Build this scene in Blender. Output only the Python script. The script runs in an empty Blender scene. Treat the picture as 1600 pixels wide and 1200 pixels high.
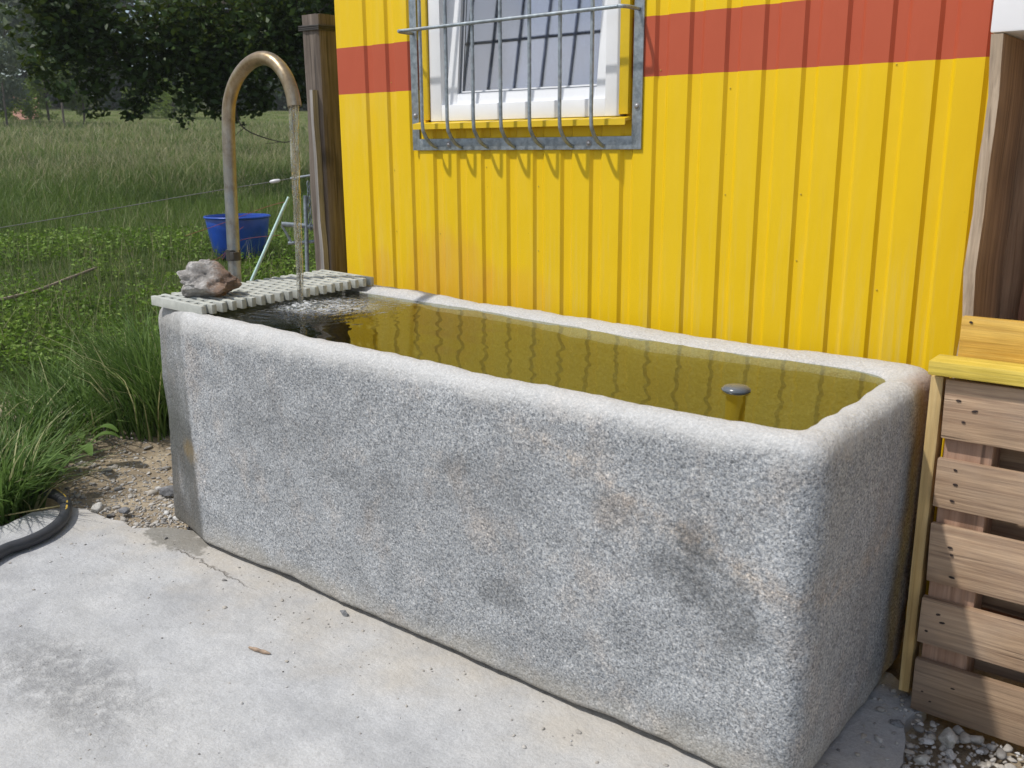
import bpy, bmesh, math, random
import numpy as np
from mathutils import Vector, Matrix, noise as mnoise

R = math.radians
scene = bpy.context.scene
COL = scene.collection

# ------------------------------------------------------------------ camera
cam_d = bpy.data.cameras.new("camera")
cam = bpy.data.objects.new("camera", cam_d)
COL.objects.link(cam)
cam_d.sensor_fit = 'HORIZONTAL'
cam_d.sensor_width = 36.0
cam_d.lens = 36.0 * 1473.94 / 1600.0
cam_d.clip_start = 0.05
cam_d.clip_end = 3000
YAW, PITCH, ROLL = R(38.850), R(14.0856), R(-0.398)
_f = Vector((-math.sin(YAW) * math.cos(PITCH), math.cos(YAW) * math.cos(PITCH), -math.sin(PITCH)))
_r = Vector((math.cos(YAW), math.sin(YAW), 0))
_u = _r.cross(_f)
_r2 = _r * math.cos(ROLL) + _u * math.sin(ROLL)
_u2 = -_r * math.sin(ROLL) + _u * math.cos(ROLL)
CAM = Vector((2.9221, -2.7145, 1.3499))
M = Matrix(((_r2.x, _u2.x, -_f.x, CAM.x), (_r2.y, _u2.y, -_f.y, CAM.y), (_r2.z, _u2.z, -_f.z, CAM.z), (0, 0, 0, 1)))
cam.matrix_world = M
scene.camera = cam
cam_d.dof.use_dof = True
cam_d.dof.focus_distance = 3.2
cam_d.dof.aperture_fstop = 8.0

# ------------------------------------------------------------------ sky and sun
TO_SUN = Vector((-0.70, -1.0, 1.95)).normalized()
EL = math.asin(TO_SUN.z)
ROT = math.atan2(TO_SUN.x, TO_SUN.y)
world = bpy.data.worlds.new("World")
scene.world = world
world.use_nodes = True
nt = world.node_tree
bg = nt.nodes['Background']
sky = nt.nodes.new('ShaderNodeTexSky')
sky.sky_type = 'NISHITA'
sky.sun_disc = False
sky.sun_elevation = EL
sky.sun_rotation = ROT
tc = nt.nodes.new('ShaderNodeTexCoord')
mp = nt.nodes.new('ShaderNodeMapping')
mp.inputs['Scale'].default_value = (1, 1, 2.2)
cn = nt.nodes.new('ShaderNodeTexNoise')
cn.inputs['Scale'].default_value = 2.6
cn.inputs['Detail'].default_value = 7
cn.inputs['Roughness'].default_value = 0.58
cr = nt.nodes.new('ShaderNodeValToRGB')
cr.color_ramp.elements[0].position = 0.47
cr.color_ramp.elements[1].position = 0.66
cmix = nt.nodes.new('ShaderNodeMix')
cmix.data_type = 'RGBA'
cmix.inputs['B'].default_value = (9.0, 9.2, 9.6, 1)
nt.links.new(tc.outputs['Generated'], mp.inputs['Vector'])
nt.links.new(mp.outputs['Vector'], cn.inputs['Vector'])
nt.links.new(cn.outputs['Fac'], cr.inputs['Fac'])
nt.links.new(cr.outputs['Color'], cmix.inputs['Factor'])
nt.links.new(sky.outputs['Color'], cmix.inputs['A'])
nt.links.new(cmix.outputs['Result'], bg.inputs['Color'])
bg.inputs['Strength'].default_value = 0.11

sun_d = bpy.data.lights.new("sun", 'SUN')
sun_d.energy = 3.5
sun_d.angle = R(1.6)
sun_d.color = (1.0, 0.965, 0.91)
sun = bpy.data.objects.new("sun", sun_d)
COL.objects.link(sun)
sun.rotation_euler = (-TO_SUN).to_track_quat('-Z', 'Y').to_euler()
sun.location = (-3, -5, 9)

scene.view_settings.view_transform = 'Standard'
scene.view_settings.look = 'None'
scene.view_settings.gamma = 1.0
scene.view_settings.exposure = 0.2
scene.render.engine = 'CYCLES'
scene.cycles.max_bounces = 8
scene.cycles.transparent_max_bounces = 12
scene.cycles.caustics_reflective = False
scene.cycles.caustics_refractive = False

# ------------------------------------------------------------------ material helper
class MT:
    def __init__(self, name):
        self.m = bpy.data.materials.new(name)
        self.m.use_nodes = True
        self.t = self.m.node_tree
        self.b = self.t.nodes['Principled BSDF']
        self.out = self.t.nodes['Material Output']
        self._c = None
    def n(self, kind, **kw):
        nd = self.t.nodes.new(kind)
        for k, v in kw.items():
            if hasattr(nd, k) and k not in nd.inputs:
                setattr(nd, k, v)
            else:
                self.set(nd.inputs[k], v)
        return nd
    def set(self, sock, v):
        if isinstance(v, bpy.types.NodeSocket):
            self.t.links.new(v, sock)
        else:
            if sock.type == 'RGBA' and hasattr(v, '__len__') and len(v) == 3:
                v = (*v, 1)
            sock.default_value = v
    def co(self):
        if self._c is None:
            self._c = self.n('ShaderNodeTexCoord').outputs['Object']
        return self._c
    def mapped(self, scale=(1, 1, 1), loc=(0, 0, 0), rot=(0, 0, 0)):
        return self.n('ShaderNodeMapping', Vector=self.co(), Scale=scale, Location=loc, Rotation=rot).outputs['Vector']
    def noise(self, scale, detail=4, rough=0.55, vec=None, dist=0.0):
        return self.n('ShaderNodeTexNoise', Vector=vec or self.co(), Scale=scale, Detail=detail, Roughness=rough, Distortion=dist).outputs['Fac']
    def voro(self, scale, vec=None, out='Distance', feature='F1'):
        nd = self.n('ShaderNodeTexVoronoi', feature=feature)
        self.set(nd.inputs['Vector'], vec or self.co())
        nd.inputs['Scale'].default_value = scale
        return nd.outputs[out]
    def ramp(self, fac, stops, interp='LINEAR'):
        nd = self.n('ShaderNodeValToRGB')
        self.set(nd.inputs['Fac'], fac)
        cr_ = nd.color_ramp
        cr_.interpolation = interp
        while len(cr_.elements) < len(stops):
            cr_.elements.new(0.5)
        for e, (p, c) in zip(cr_.elements, stops):
            e.position = p
            e.color = (c, c, c, 1) if not hasattr(c, '__len__') else (*c, 1)
        return nd.outputs['Color']
    def mix(self, fac, a, b, mode='MIX'):
        nd = self.n('ShaderNodeMix', data_type='RGBA', blend_type=mode)
        self.set(nd.inputs['Factor'], fac)
        self.set(nd.inputs['A'], a)
        self.set(nd.inputs['B'], b)
        return nd.outputs['Result']
    def math(self, op, a, b=None, c=None, clamp=False):
        nd = self.n('ShaderNodeMath', operation=op, use_clamp=clamp)
        self.set(nd.inputs[0], a)
        if b is not None:
            self.set(nd.inputs[1], b)
        if c is not None:
            self.set(nd.inputs[2], c)
        return nd.outputs[0]
    def xyz(self):
        return self.n('ShaderNodeSeparateXYZ', Vector=self.co()).outputs
    def range(self, v, a, b, c=0.0, d=1.0):
        nd = self.n('ShaderNodeMapRange')
        nd.interpolation_type = 'SMOOTHSTEP'
        self.set(nd.inputs['Value'], v)
        for i, x in zip((1, 2, 3, 4), (a, b, c, d)):
            nd.inputs[i].default_value = x
        return nd.outputs[0]
    def attr(self, name):
        return self.n('ShaderNodeAttribute', attribute_name=name)
    def bump(self, h, strength=0.3, dist=0.01, normal=None):
        nd = self.n('ShaderNodeBump', Strength=strength, Distance=dist, Height=h)
        if normal is not None:
            self.set(nd.inputs['Normal'], normal)
        return nd.outputs['Normal']
    def fin(self, color=None, rough=None, metal=None, normal=None, spec=None):
        if color is not None: self.set(self.b.inputs['Base Color'], color)
        if rough is not None: self.set(self.b.inputs['Roughness'], rough)
        if metal is not None: self.set(self.b.inputs['Metallic'], metal)
        if normal is not None: self.set(self.b.inputs['Normal'], normal)
        if spec is not None: self.set(self.b.inputs['Specular IOR Level'], spec)
        return self.m

def blob(mt, x, z, rx, rz, wob):
    """soft stain on the front face, centred at x,z (object space)."""
    X, _, Z = mt.xyz()
    a = mt.math('DIVIDE', mt.math('SUBTRACT', X, x), rx)
    b = mt.math('DIVIDE', mt.math('SUBTRACT', Z, z), rz)
    d = mt.math('ADD', mt.math('MULTIPLY', a, a), mt.math('MULTIPLY', b, b))
    d = mt.math('ADD', d, wob)
    return mt.range(d, 0.0, 1.3, 1.0, 0.0)

# --- granite
def mat_granite():
    t = MT('granite')
    X, Y, Z = t.xyz()
    grain = t.noise(185, 3, 0.7)
    g2 = t.voro(210, out='Color')
    fine = t.noise(420, 2, 0.6)
    base = t.ramp(grain, [(0.30, (0.125, 0.134, 0.148)), (0.43, (0.27, 0.284, 0.30)), (0.55, (0.39, 0.396, 0.40)), (0.70, (0.57, 0.56, 0.54))])
    cells = t.ramp(t.n('ShaderNodeSeparateColor', Color=g2).outputs[0], [(0.0, 0.50), (0.35, 0.95), (0.8, 1.1), (1.0, 1.4)])
    base = t.mix(0.8, base, cells, 'MULTIPLY')
    base = t.mix(0.35, base, t.ramp(fine, [(0.35, 0.4), (0.65, 1.4)]), 'MULTIPLY')
    big = t.noise(2.6, 5, 0.6)
    base = t.mix(1.0, base, t.ramp(big, [(0.3, 0.88), (0.7, 1.09)]), 'MULTIPLY')
    mid = t.noise(14, 4, 0.6)
    base = t.mix(0.7, base, t.ramp(mid, [(0.35, 0.88), (0.65, 1.10)]), 'MULTIPLY')
    wob = t.math('MULTIPLY', t.math('SUBTRACT', t.noise(11, 8, 0.78), 0.5), 4.2)
    dk = t.ramp(t.noise(48, 6, .75), [(.36, .35), (.6, 1.)])
    for (x, z, rx, rz, s) in ((2.02, 0.48, 0.11, 0.10, .42), (2.15, 0.39, 0.07, 0.10, .46), (0.82, 0.49, 0.12, 0.10, .22),
                              (1.52, 0.245, 0.09, 0.045, .34), (1.02, 0.40, 0.16, 0.16, .15), (1.45, 0.52, .2, .10, .16),
                              (1.86, 0.56, .10, .05, .30), (2.07, 0.55, .06, .05, .30), (0.5, .56, .18, .1, .12)):
        base = t.mix(t.math('MULTIPLY', t.math('MULTIPLY', blob(t, x, z, rx, rz, wob), dk), s * 1.25), base, (0.040, 0.040, 0.038))
    # warm mineral patches
    wm = t.math('MULTIPLY', t.ramp(t.noise(5.5, 5, 0.7, vec=t.mapped((1, 1, 0.8), (3, 1, 2))), [(0.52, 0.0), (0.68, 1.0)]), 0.30)
    base = t.mix(wm, base, t.mix(1.0, base, (1.35, 1.05, 0.80), 'MULTIPLY'))
    st = t.math('ADD', t.math('ABSOLUTE', t.math('ADD', t.math('SUBTRACT', Z, 0.60), t.math('MULTIPLY', t.math('SUBTRACT', X, 1.9), 0.35))), t.math('MULTIPLY', t.noise(12, 4), 0.12))
    stripe = t.math('MULTIPLY', t.range(st, 0.03, 0.13, 1, 0), t.range(X, 1.35, 1.75, 0, 1))
    stripe = t.math('MULTIPLY', stripe, t.ramp(t.noise(34, 6, .75), [(.42, .1), (.58, 1.)]))
    base = t.mix(t.math('MULTIPLY', stripe, 0.7), base, t.mix(1.0, base, (1.38, 1.14, 0.92), 'MULTIPLY'))
    # worn, rubbed top is paler
    top = t.range(t.math('ADD', Z, t.math('MULTIPLY', t.math('SUBTRACT', t.noise(22, 7, .75), 0.5), 0.11)), 0.735, 0.785, 0, 1)
    base = t.mix(t.math('MULTIPLY', top, 0.62), base, (0.55, 0.54, 0.52))
    # dusty foot
    foot = t.range(t.math('ADD', Z, t.math('MULTIPLY', t.math('SUBTRACT', t.noise(7, 4), 0.5), 0.16)), 0.0, 0.12, 1, 0)
    base = t.mix(t.math('MULTIPLY', foot, 0.5), base, (0.40, 0.36, 0.29))
    # wet dark run on the chamfered corner
    wx = t.math('ADD', X, t.math('MULTIPLY', t.math('SUBTRACT', t.noise(8, 4, vec=t.mapped((1, 1, .25))), 0.5), 0.10))
    wet = t.math('MULTIPLY', t.range(wx, 0.125, 0.165, 1, 0), t.math('MULTIPLY', t.range(Y, -0.86, -0.9, 0, 1), t.range(t.math('ADD', Z, t.math('MULTIPLY', wx, .6)), .35, .75, 1, .45)))
    wet = t.math('MULTIPLY', wet, t.range(t.noise(6, 4, vec=t.mapped((1.5, 1.5, 0.35), (2, 4, 0))), 0.3, 0.5, 0.35, 1))
    base = t.mix(t.math('MULTIPLY', wet, 0.72), base, (0.045, 0.043, 0.035))
    moss = t.math('MULTIPLY', blob(t, 0.10, 0.33, 0.07, 0.05, wob), t.range(Y, -0.86, -0.9, 0, 1))
    base = t.mix(t.math('MULTIPLY', moss, 0.42), base, (0.28, 0.18, 0.05))
    rust = t.math('MULTIPLY', t.range(X, 2.25, 2.32, 0, 1), t.math('MULTIPLY', t.range(Y, -0.48, -0.36, 0, 1), t.range(Z, 0.45, 0.7, 0, 1)))
    base = t.mix(t.math('MULTIPLY', rust, 0.6), base, (0.30, 0.15, 0.07))
    h = t.math('ADD', t.math('ADD', t.math('MULTIPLY', t.noise(70, 4, 0.65), 1.0), t.math('MULTIPLY', grain, 0.4)), t.math('MULTIPLY', t.noise(26, 4, .6, vec=t.mapped((1, 1, .45), (0, 0, 0), (0, .5, 0))), .9))
    nrm = t.bump(h, 0.6, 0.008)
    return t.fin(base, t.mix(wet, (.8, .8, .8), (.35, .35, .35)), 0, nrm, 0.35)

def mat_algae():
    t = MT('algae_stone')
    n = t.noise(3.5, 4, 0.55)
    c = t.ramp(n, [(0.3, (0.24, 0.225, 0.12)), (0.55, (0.30, 0.285, 0.15)), (0.75, (0.37, 0.36, 0.20))])
    X, _, Z = t.xyz()
    c = t.mix(t.range(t.math('ADD', Z, t.math('MULTIPLY', X, .0178)), 0.800, 0.825, 0, 1), c, (0.30, 0.30, 0.29))
    c = t.mix(0.4, c, t.ramp(t.noise(120, 3), [(0.3, 0.5), (0.7, 1.4)]), 'MULTIPLY')
    return t.fin(c, 0.6, 0, t.bump(t.noise(70, 3), 0.5, 0.006))

def mat_water():
    t = MT('trough_water')
    t.t.nodes.remove(t.b)
    X, Y, Z = t.xyz()
    dx = t.math('SUBTRACT', X, 0.255); dy = t.math('ADD', Y, 0.60)
    d = t.math('SQRT', t.math('ADD', t.math('MULTIPLY', dx, dx), t.math('MULTIPLY', dy, dy)))
    rings = t.math('SINE', t.math('ADD', t.math('MULTIPLY', d, 120.0), t.math('MULTIPLY', t.noise(9, 2), 7.0)))
    amp = t.range(d, 0.03, 0.65, 1.0, 0.0)
    amp2 = t.range(d, 0.0, 0.45, 1.0, 0.0)
    soft = t.noise(5.2, 0.4, 0.5, vec=t.mapped((1.0, 2.1, 1)))
    chop = t.noise(38, 3, 0.55)
    h = t.math('ADD', t.math('MULTIPLY', rings, t.math('MULTIPLY', amp, 0.0011)),
               t.math('ADD', t.math('MULTIPLY', soft, 0.0052), t.math('MULTIPLY', t.math('MULTIPLY', chop, amp2), 0.026)))
    nrm = t.bump(h, 1.0, 1.0)
    tr = t.n('ShaderNodeBsdfTransparent', Color=(0.72, 0.75, 0.58, 1))
    gl = t.n('ShaderNodeBsdfGlossy', Roughness=0.01, Normal=nrm)
    fr = t.n('ShaderNodeFresnel', IOR=1.52)
    mx = t.n('ShaderNodeMixShader')
    t.set(mx.inputs[0], fr.outputs[0]); t.set(mx.inputs[1], tr.outputs[0]); t.set(mx.inputs[2], gl.outputs[0])
    # froth where the stream lands
    ex = t.math('DIVIDE', t.math('SUBTRACT', X, 0.32), 0.25); ey = t.math('DIVIDE', t.math('ADD', Y, 0.55), 0.20)
    e = t.math('ADD', t.math('MULTIPLY', ex, ex), t.math('MULTIPLY', ey, ey))
    lace = t.ramp(t.noise(42, 5, .7, dist=1.6), [(.46, 0.), (.56, 1.)])
    bub = t.ramp(t.voro(260), [(0.0, 1.), (.35, .8), (.6, 0.)])
    fm = t.math('MULTIPLY', t.range(e, 0.05, 1.0, 1, 0), t.math('MAXIMUM', lace, t.math('MULTIPLY', bub, t.range(e, .0, .35, 1, 0))))
    far = t.math('MULTIPLY', t.range(e, 0.4, 3.2, 1, 0), t.ramp(t.voro(60), [(0.0, .9), (.09, .7), (.14, 0.)]))
    fm = t.math('MULTIPLY', t.math('MAXIMUM', fm, far), .75)
    fo = t.n('ShaderNodeBsdfPrincipled', Roughness=.25)
    t.set(fo.inputs['Base Color'], (.70, .73, .76)); t.set(fo.inputs['Normal'], nrm)
    m2 = t.n('ShaderNodeMixShader')
    t.set(m2.inputs[0], fm); t.set(m2.inputs[1], mx.outputs[0]); t.set(m2.inputs[2], fo.outputs[0])
    t.set(t.out.inputs['Surface'], m2.outputs[0])
    return t.m

def mat_jet():
    t = MT('falling_water')
    t.t.nodes.remove(t.b)
    nrm = t.bump(t.noise(75, 3, 0.6, vec=t.mapped((1, 1, .22))), 1.0, 0.014)
    tr = t.n('ShaderNodeBsdfTransparent', Color=(0.97, 0.97, 0.95, 1))
    gl = t.n('ShaderNodeBsdfGlossy', Roughness=0.06, Normal=nrm)
    fr = t.n('ShaderNodeFresnel', IOR=1.45, Normal=nrm)
    f = t.math('ADD', t.math('MULTIPLY', fr.outputs[0], 1.25), 0.16, clamp=True)
    mx = t.n('ShaderNodeMixShader')
    t.set(mx.inputs[0], f); t.set(mx.inputs[1], tr.outputs[0]); t.set(mx.inputs[2], gl.outputs[0])
    fo = t.n('ShaderNodeBsdfTranslucent', Color=(.85, .87, .85, 1))
    m2 = t.n('ShaderNodeMixShader')
    t.set(m2.inputs[0], t.math('MULTIPLY', t.ramp(t.noise(55, 3, .6, vec=t.mapped((1, 1, .3))), [(.45, .05), (.62, .55)]), .7))
    t.set(m2.inputs[1], mx.outputs[0]); t.set(m2.inputs[2], fo.outputs[0])
    t.set(t.out.inputs['Surface'], m2.outputs[0])
    return t.m

def mat_foam():
    t = MT('splash_water')
    t.t.nodes.remove(t.b)
    nrm = t.bump(t.noise(90, 4, .7), 1.0, .010)
    tr = t.n('ShaderNodeBsdfTransparent', Color=(0.9, 0.92, 0.9, 1))
    gl = t.n('ShaderNodeBsdfGlossy', Roughness=0.05, Normal=nrm)
    fo = t.n('ShaderNodeBsdfDiffuse', Color=(.75, .78, .8, 1))
    fr = t.n('ShaderNodeFresnel', IOR=1.5, Normal=nrm)
    m1 = t.n('ShaderNodeMixShader')
    t.set(m1.inputs[0], t.ramp(t.noise(70, 5, .7), [(.46, 0.), (.6, .75)])); t.set(m1.inputs[1], tr.outputs[0]); t.set(m1.inputs[2], fo.outputs[0])
    mx = t.n('ShaderNodeMixShader')
    t.set(mx.inputs[0], fr.outputs[0]); t.set(mx.inputs[1], m1.outputs[0]); t.set(mx.inputs[2], gl.outputs[0])
    t.set(t.out.inputs['Surface'], mx.outputs[0])
    return t.m

def mat_wall():
    t = MT('painted_sheet')
    X, Y, Z = t.xyz()
    c = t.mix(t.noise(3, 4, 0.6), (0.73, 0.475, 0.004), (0.79, 0.525, 0.007))
    c = t.mix(t.math('MULTIPLY', t.ramp(t.noise(5, 5, .65, vec=t.mapped((3, 1, .35))), [(.5, 0.), (.75, 1.)]), t.range(X, .3, 1.3, .5, .10)), c, (.75, .54, .10))
    # orange-brown dirt washed onto the sheet above the trough
    wob = t.math('MULTIPLY', t.math('SUBTRACT', t.noise(5, 5, 0.65, vec=t.mapped((1.5, 1, .6))), 0.5), 2.4)
    for (x, z, rx, rz, s) in ((0.56, 0.86, 0.26, 0.20, .50), (0.2, 0.86, 0.12, 0.10, .45), (0.9, 0.82, .22, .11, .30), (-.05, .8, .12, .1, .25)):
        c = t.mix(t.math('MULTIPLY', blob(t, x, z, rx, rz, wob), s), c, (0.66, 0.32, 0.045))
    run = t.math('MULTIPLY', t.ramp(t.noise(10, 5, 0.7, vec=t.mapped((4, 1, 0.18))), [(0.5, 0.0), (0.72, 1.0)]), t.range(Z, 0.7, 1.35, 0.5, 0.08))
    c = t.mix(run, c, (0.66, 0.52, 0.14))
    red = t.mix(t.noise(4, 4, .6), (0.42, 0.078, 0.036), (0.48, 0.102, 0.048))
    zz = t.math('ADD', Z, 0.0)
    m1 = t.math('GREATER_THAN', zz, 1.564)
    m2 = t.math('LESS_THAN', zz, 1.744)
    band = t.math('MULTIPLY', m1, m2)
    c = t.mix(band, c, red)
    # scratches and specks
    spk = t.ramp(t.voro(24), [(0.0, 1.0), (0.035, 1.0), (0.05, 0.0)])
    rnd = t.ramp(t.noise(7, 2), [(0.60, 0.0), (0.62, 1.0)])
    c = t.mix(t.math('MULTIPLY', t.math('MULTIPLY', spk, rnd), 0.45), c, (0.14, 0.09, 0.03))
    nrm = t.bump(t.noise(6, 3, vec=t.mapped((2, 1, .6))), 0.25, 0.012)
    return t.fin(c, t.ramp(t.noise(9, 4), [(.3, .40), (.7, .55)]), 0, nrm, 0.28)

def mat_plain(name, col, rough=0.5, metal=0.0, var=0.15, scale=12, bump=0.0, bscale=60):
    t = MT(name)
    n = t.noise(scale, 5, 0.6)
    lo = tuple(x * (1 - var) for x in col); hi = tuple(min(1, x * (1 + var)) for x in col)
    c = t.mix(t.ramp(n, [(0.3, 0.0), (0.7, 1.0)]), lo, hi)
    nrm = t.bump(t.noise(bscale, 3), bump, 0.004) if bump else None
    return t.fin(c, rough, metal, nrm)

def mat_galv(name='galvanised_steel', col=(0.30, 0.34, 0.37)):
    t = MT(name)
    n = t.noise(55, 4, .6)
    c = t.mix(t.ramp(n, [(.35, 0.), (.65, 1.)]), tuple(x * .72 for x in col), tuple(x * 1.2 for x in col))
    c = t.mix(t.math('MULTIPLY', t.ramp(t.noise(17, 4), [(.55, 0.), (.75, 1.)]), .35), c, (.33, .28, .22))
    return t.fin(c, 0.5, 0.55, t.bump(t.noise(90, 3), .15, .002))

def mat_pipe():
    t = MT('weathered_pipe')
    X, Y, Z = t.xyz()
    z = t.math('ADD', Z, t.math('MULTIPLY', t.math('SUBTRACT', t.noise(7, 4), .5), .35))
    c = t.mix(t.range(z, 1.08, 1.62, 0, 1), (0.25, 0.28, 0.30), (0.30, 0.225, 0.13))
    c = t.mix(t.math('MULTIPLY', t.ramp(t.noise(30, 5, .7), [(.45, 0.), (.7, 1.)]), .6), c, (.14, .09, .05))
    c = t.mix(t.math('MULTIPLY', t.ramp(t.noise(19, 5, .7, vec=t.mapped((1, 1, .4), (3, 3, 3))), [(.5, 0.), (.7, 1.)]), .5), c, (.46, .43, .36))
    return t.fin(c, 0.38, 0.65, t.bump(t.noise(80, 4), .2, .002))

def mat_wood(name, dark, light, axis=0, rough=0.75, grain=1.0, knots=True, grey=0.0):
    """grain runs along local axis; 'Random' of the object shifts it per board."""
    t = MT(name)
    sc = [55, 55, 55]; sc[axis] = 2.2
    rnd = t.n('ShaderNodeObjectInfo').outputs['Random']
    shift = t.n('ShaderNodeCombineXYZ', X=t.math('MULTIPLY', rnd, 17.0), Y=t.math('MULTIPLY', rnd, 31.0), Z=t.math('MULTIPLY', rnd, 23.0)).outputs[0]
    vec0 = t.n('ShaderNodeVectorMath', operation='ADD')
    t.set(vec0.inputs[0], t.co()); t.set(vec0.inputs[1], shift)
    v = t.n('ShaderNodeMapping', Vector=vec0.outputs[0], Scale=sc).outputs['Vector']
    g = t.noise(1.0, 5, 0.62, vec=v, dist=0.6)
    sc2 = [160, 160, 160]; sc2[axis] = 5
    v2 = t.n('ShaderNodeMapping', Vector=vec0.outputs[0], Scale=sc2).outputs['Vector']
    g2 = t.noise(1.0, 3, 0.6, vec=v2)
    c = t.mix(t.ramp(g, [(0.30, 0.0), (0.68, 1.0)]), dark, light)
    c = t.mix(0.5 * grain, c, t.ramp(g2, [(0.3, 0.62), (0.6, 1.12)]), 'MULTIPLY')
    blot = t.noise(6, 4, .6, vec=vec0.outputs[0])
    c = t.mix(0.6, c, t.ramp(blot, [(0.3, 0.72), (0.7, 1.18)]), 'MULTIPLY')
    if grey:
        c = t.mix(t.math('MULTIPLY', t.ramp(t.noise(4, 5, .6, vec=vec0.outputs[0]), [(.4, 0.), (.62, 1.)]), grey), c, (.27, .245, .22))
    if knots:
        kv = [5, 5, 5]; kv[axis] = 2.6
        kvv = t.n('ShaderNodeMapping', Vector=vec0.outputs[0], Scale=kv).outputs['Vector']
        k = t.voro(1.0, vec=kvv)
        km = t.ramp(k, [(0.0, 1.0), (0.07, .8), (0.15, 0.0)])
        c = t.mix(t.math('MULTIPLY', km, .7), c, tuple(x * .4 for x in dark))
    sc3 = [42, 42, 42]; sc3[axis] = 1.6
    v3 = t.n('ShaderNodeMapping', Vector=vec0.outputs[0], Scale=sc3, Location=(3, 7, 5)).outputs['Vector']
    ck = t.ramp(t.noise(1.0, 3, .5, vec=v3), [(.30, 1.), (.345, 0.)])
    c = t.mix(t.math('MULTIPLY', ck, .6), c, tuple(x * .25 for x in dark))
    hue = t.n('ShaderNodeHueSaturation', Color=c)
    t.set(hue.inputs['Value'], t.math('ADD', t.math('MULTIPLY', rnd, 0.34), 0.84))
    return t.fin(hue.outputs[0], rough, 0, t.bump(t.math('SUBTRACT', t.math('ADD', g, g2), ck), 0.45, 0.003))

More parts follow.
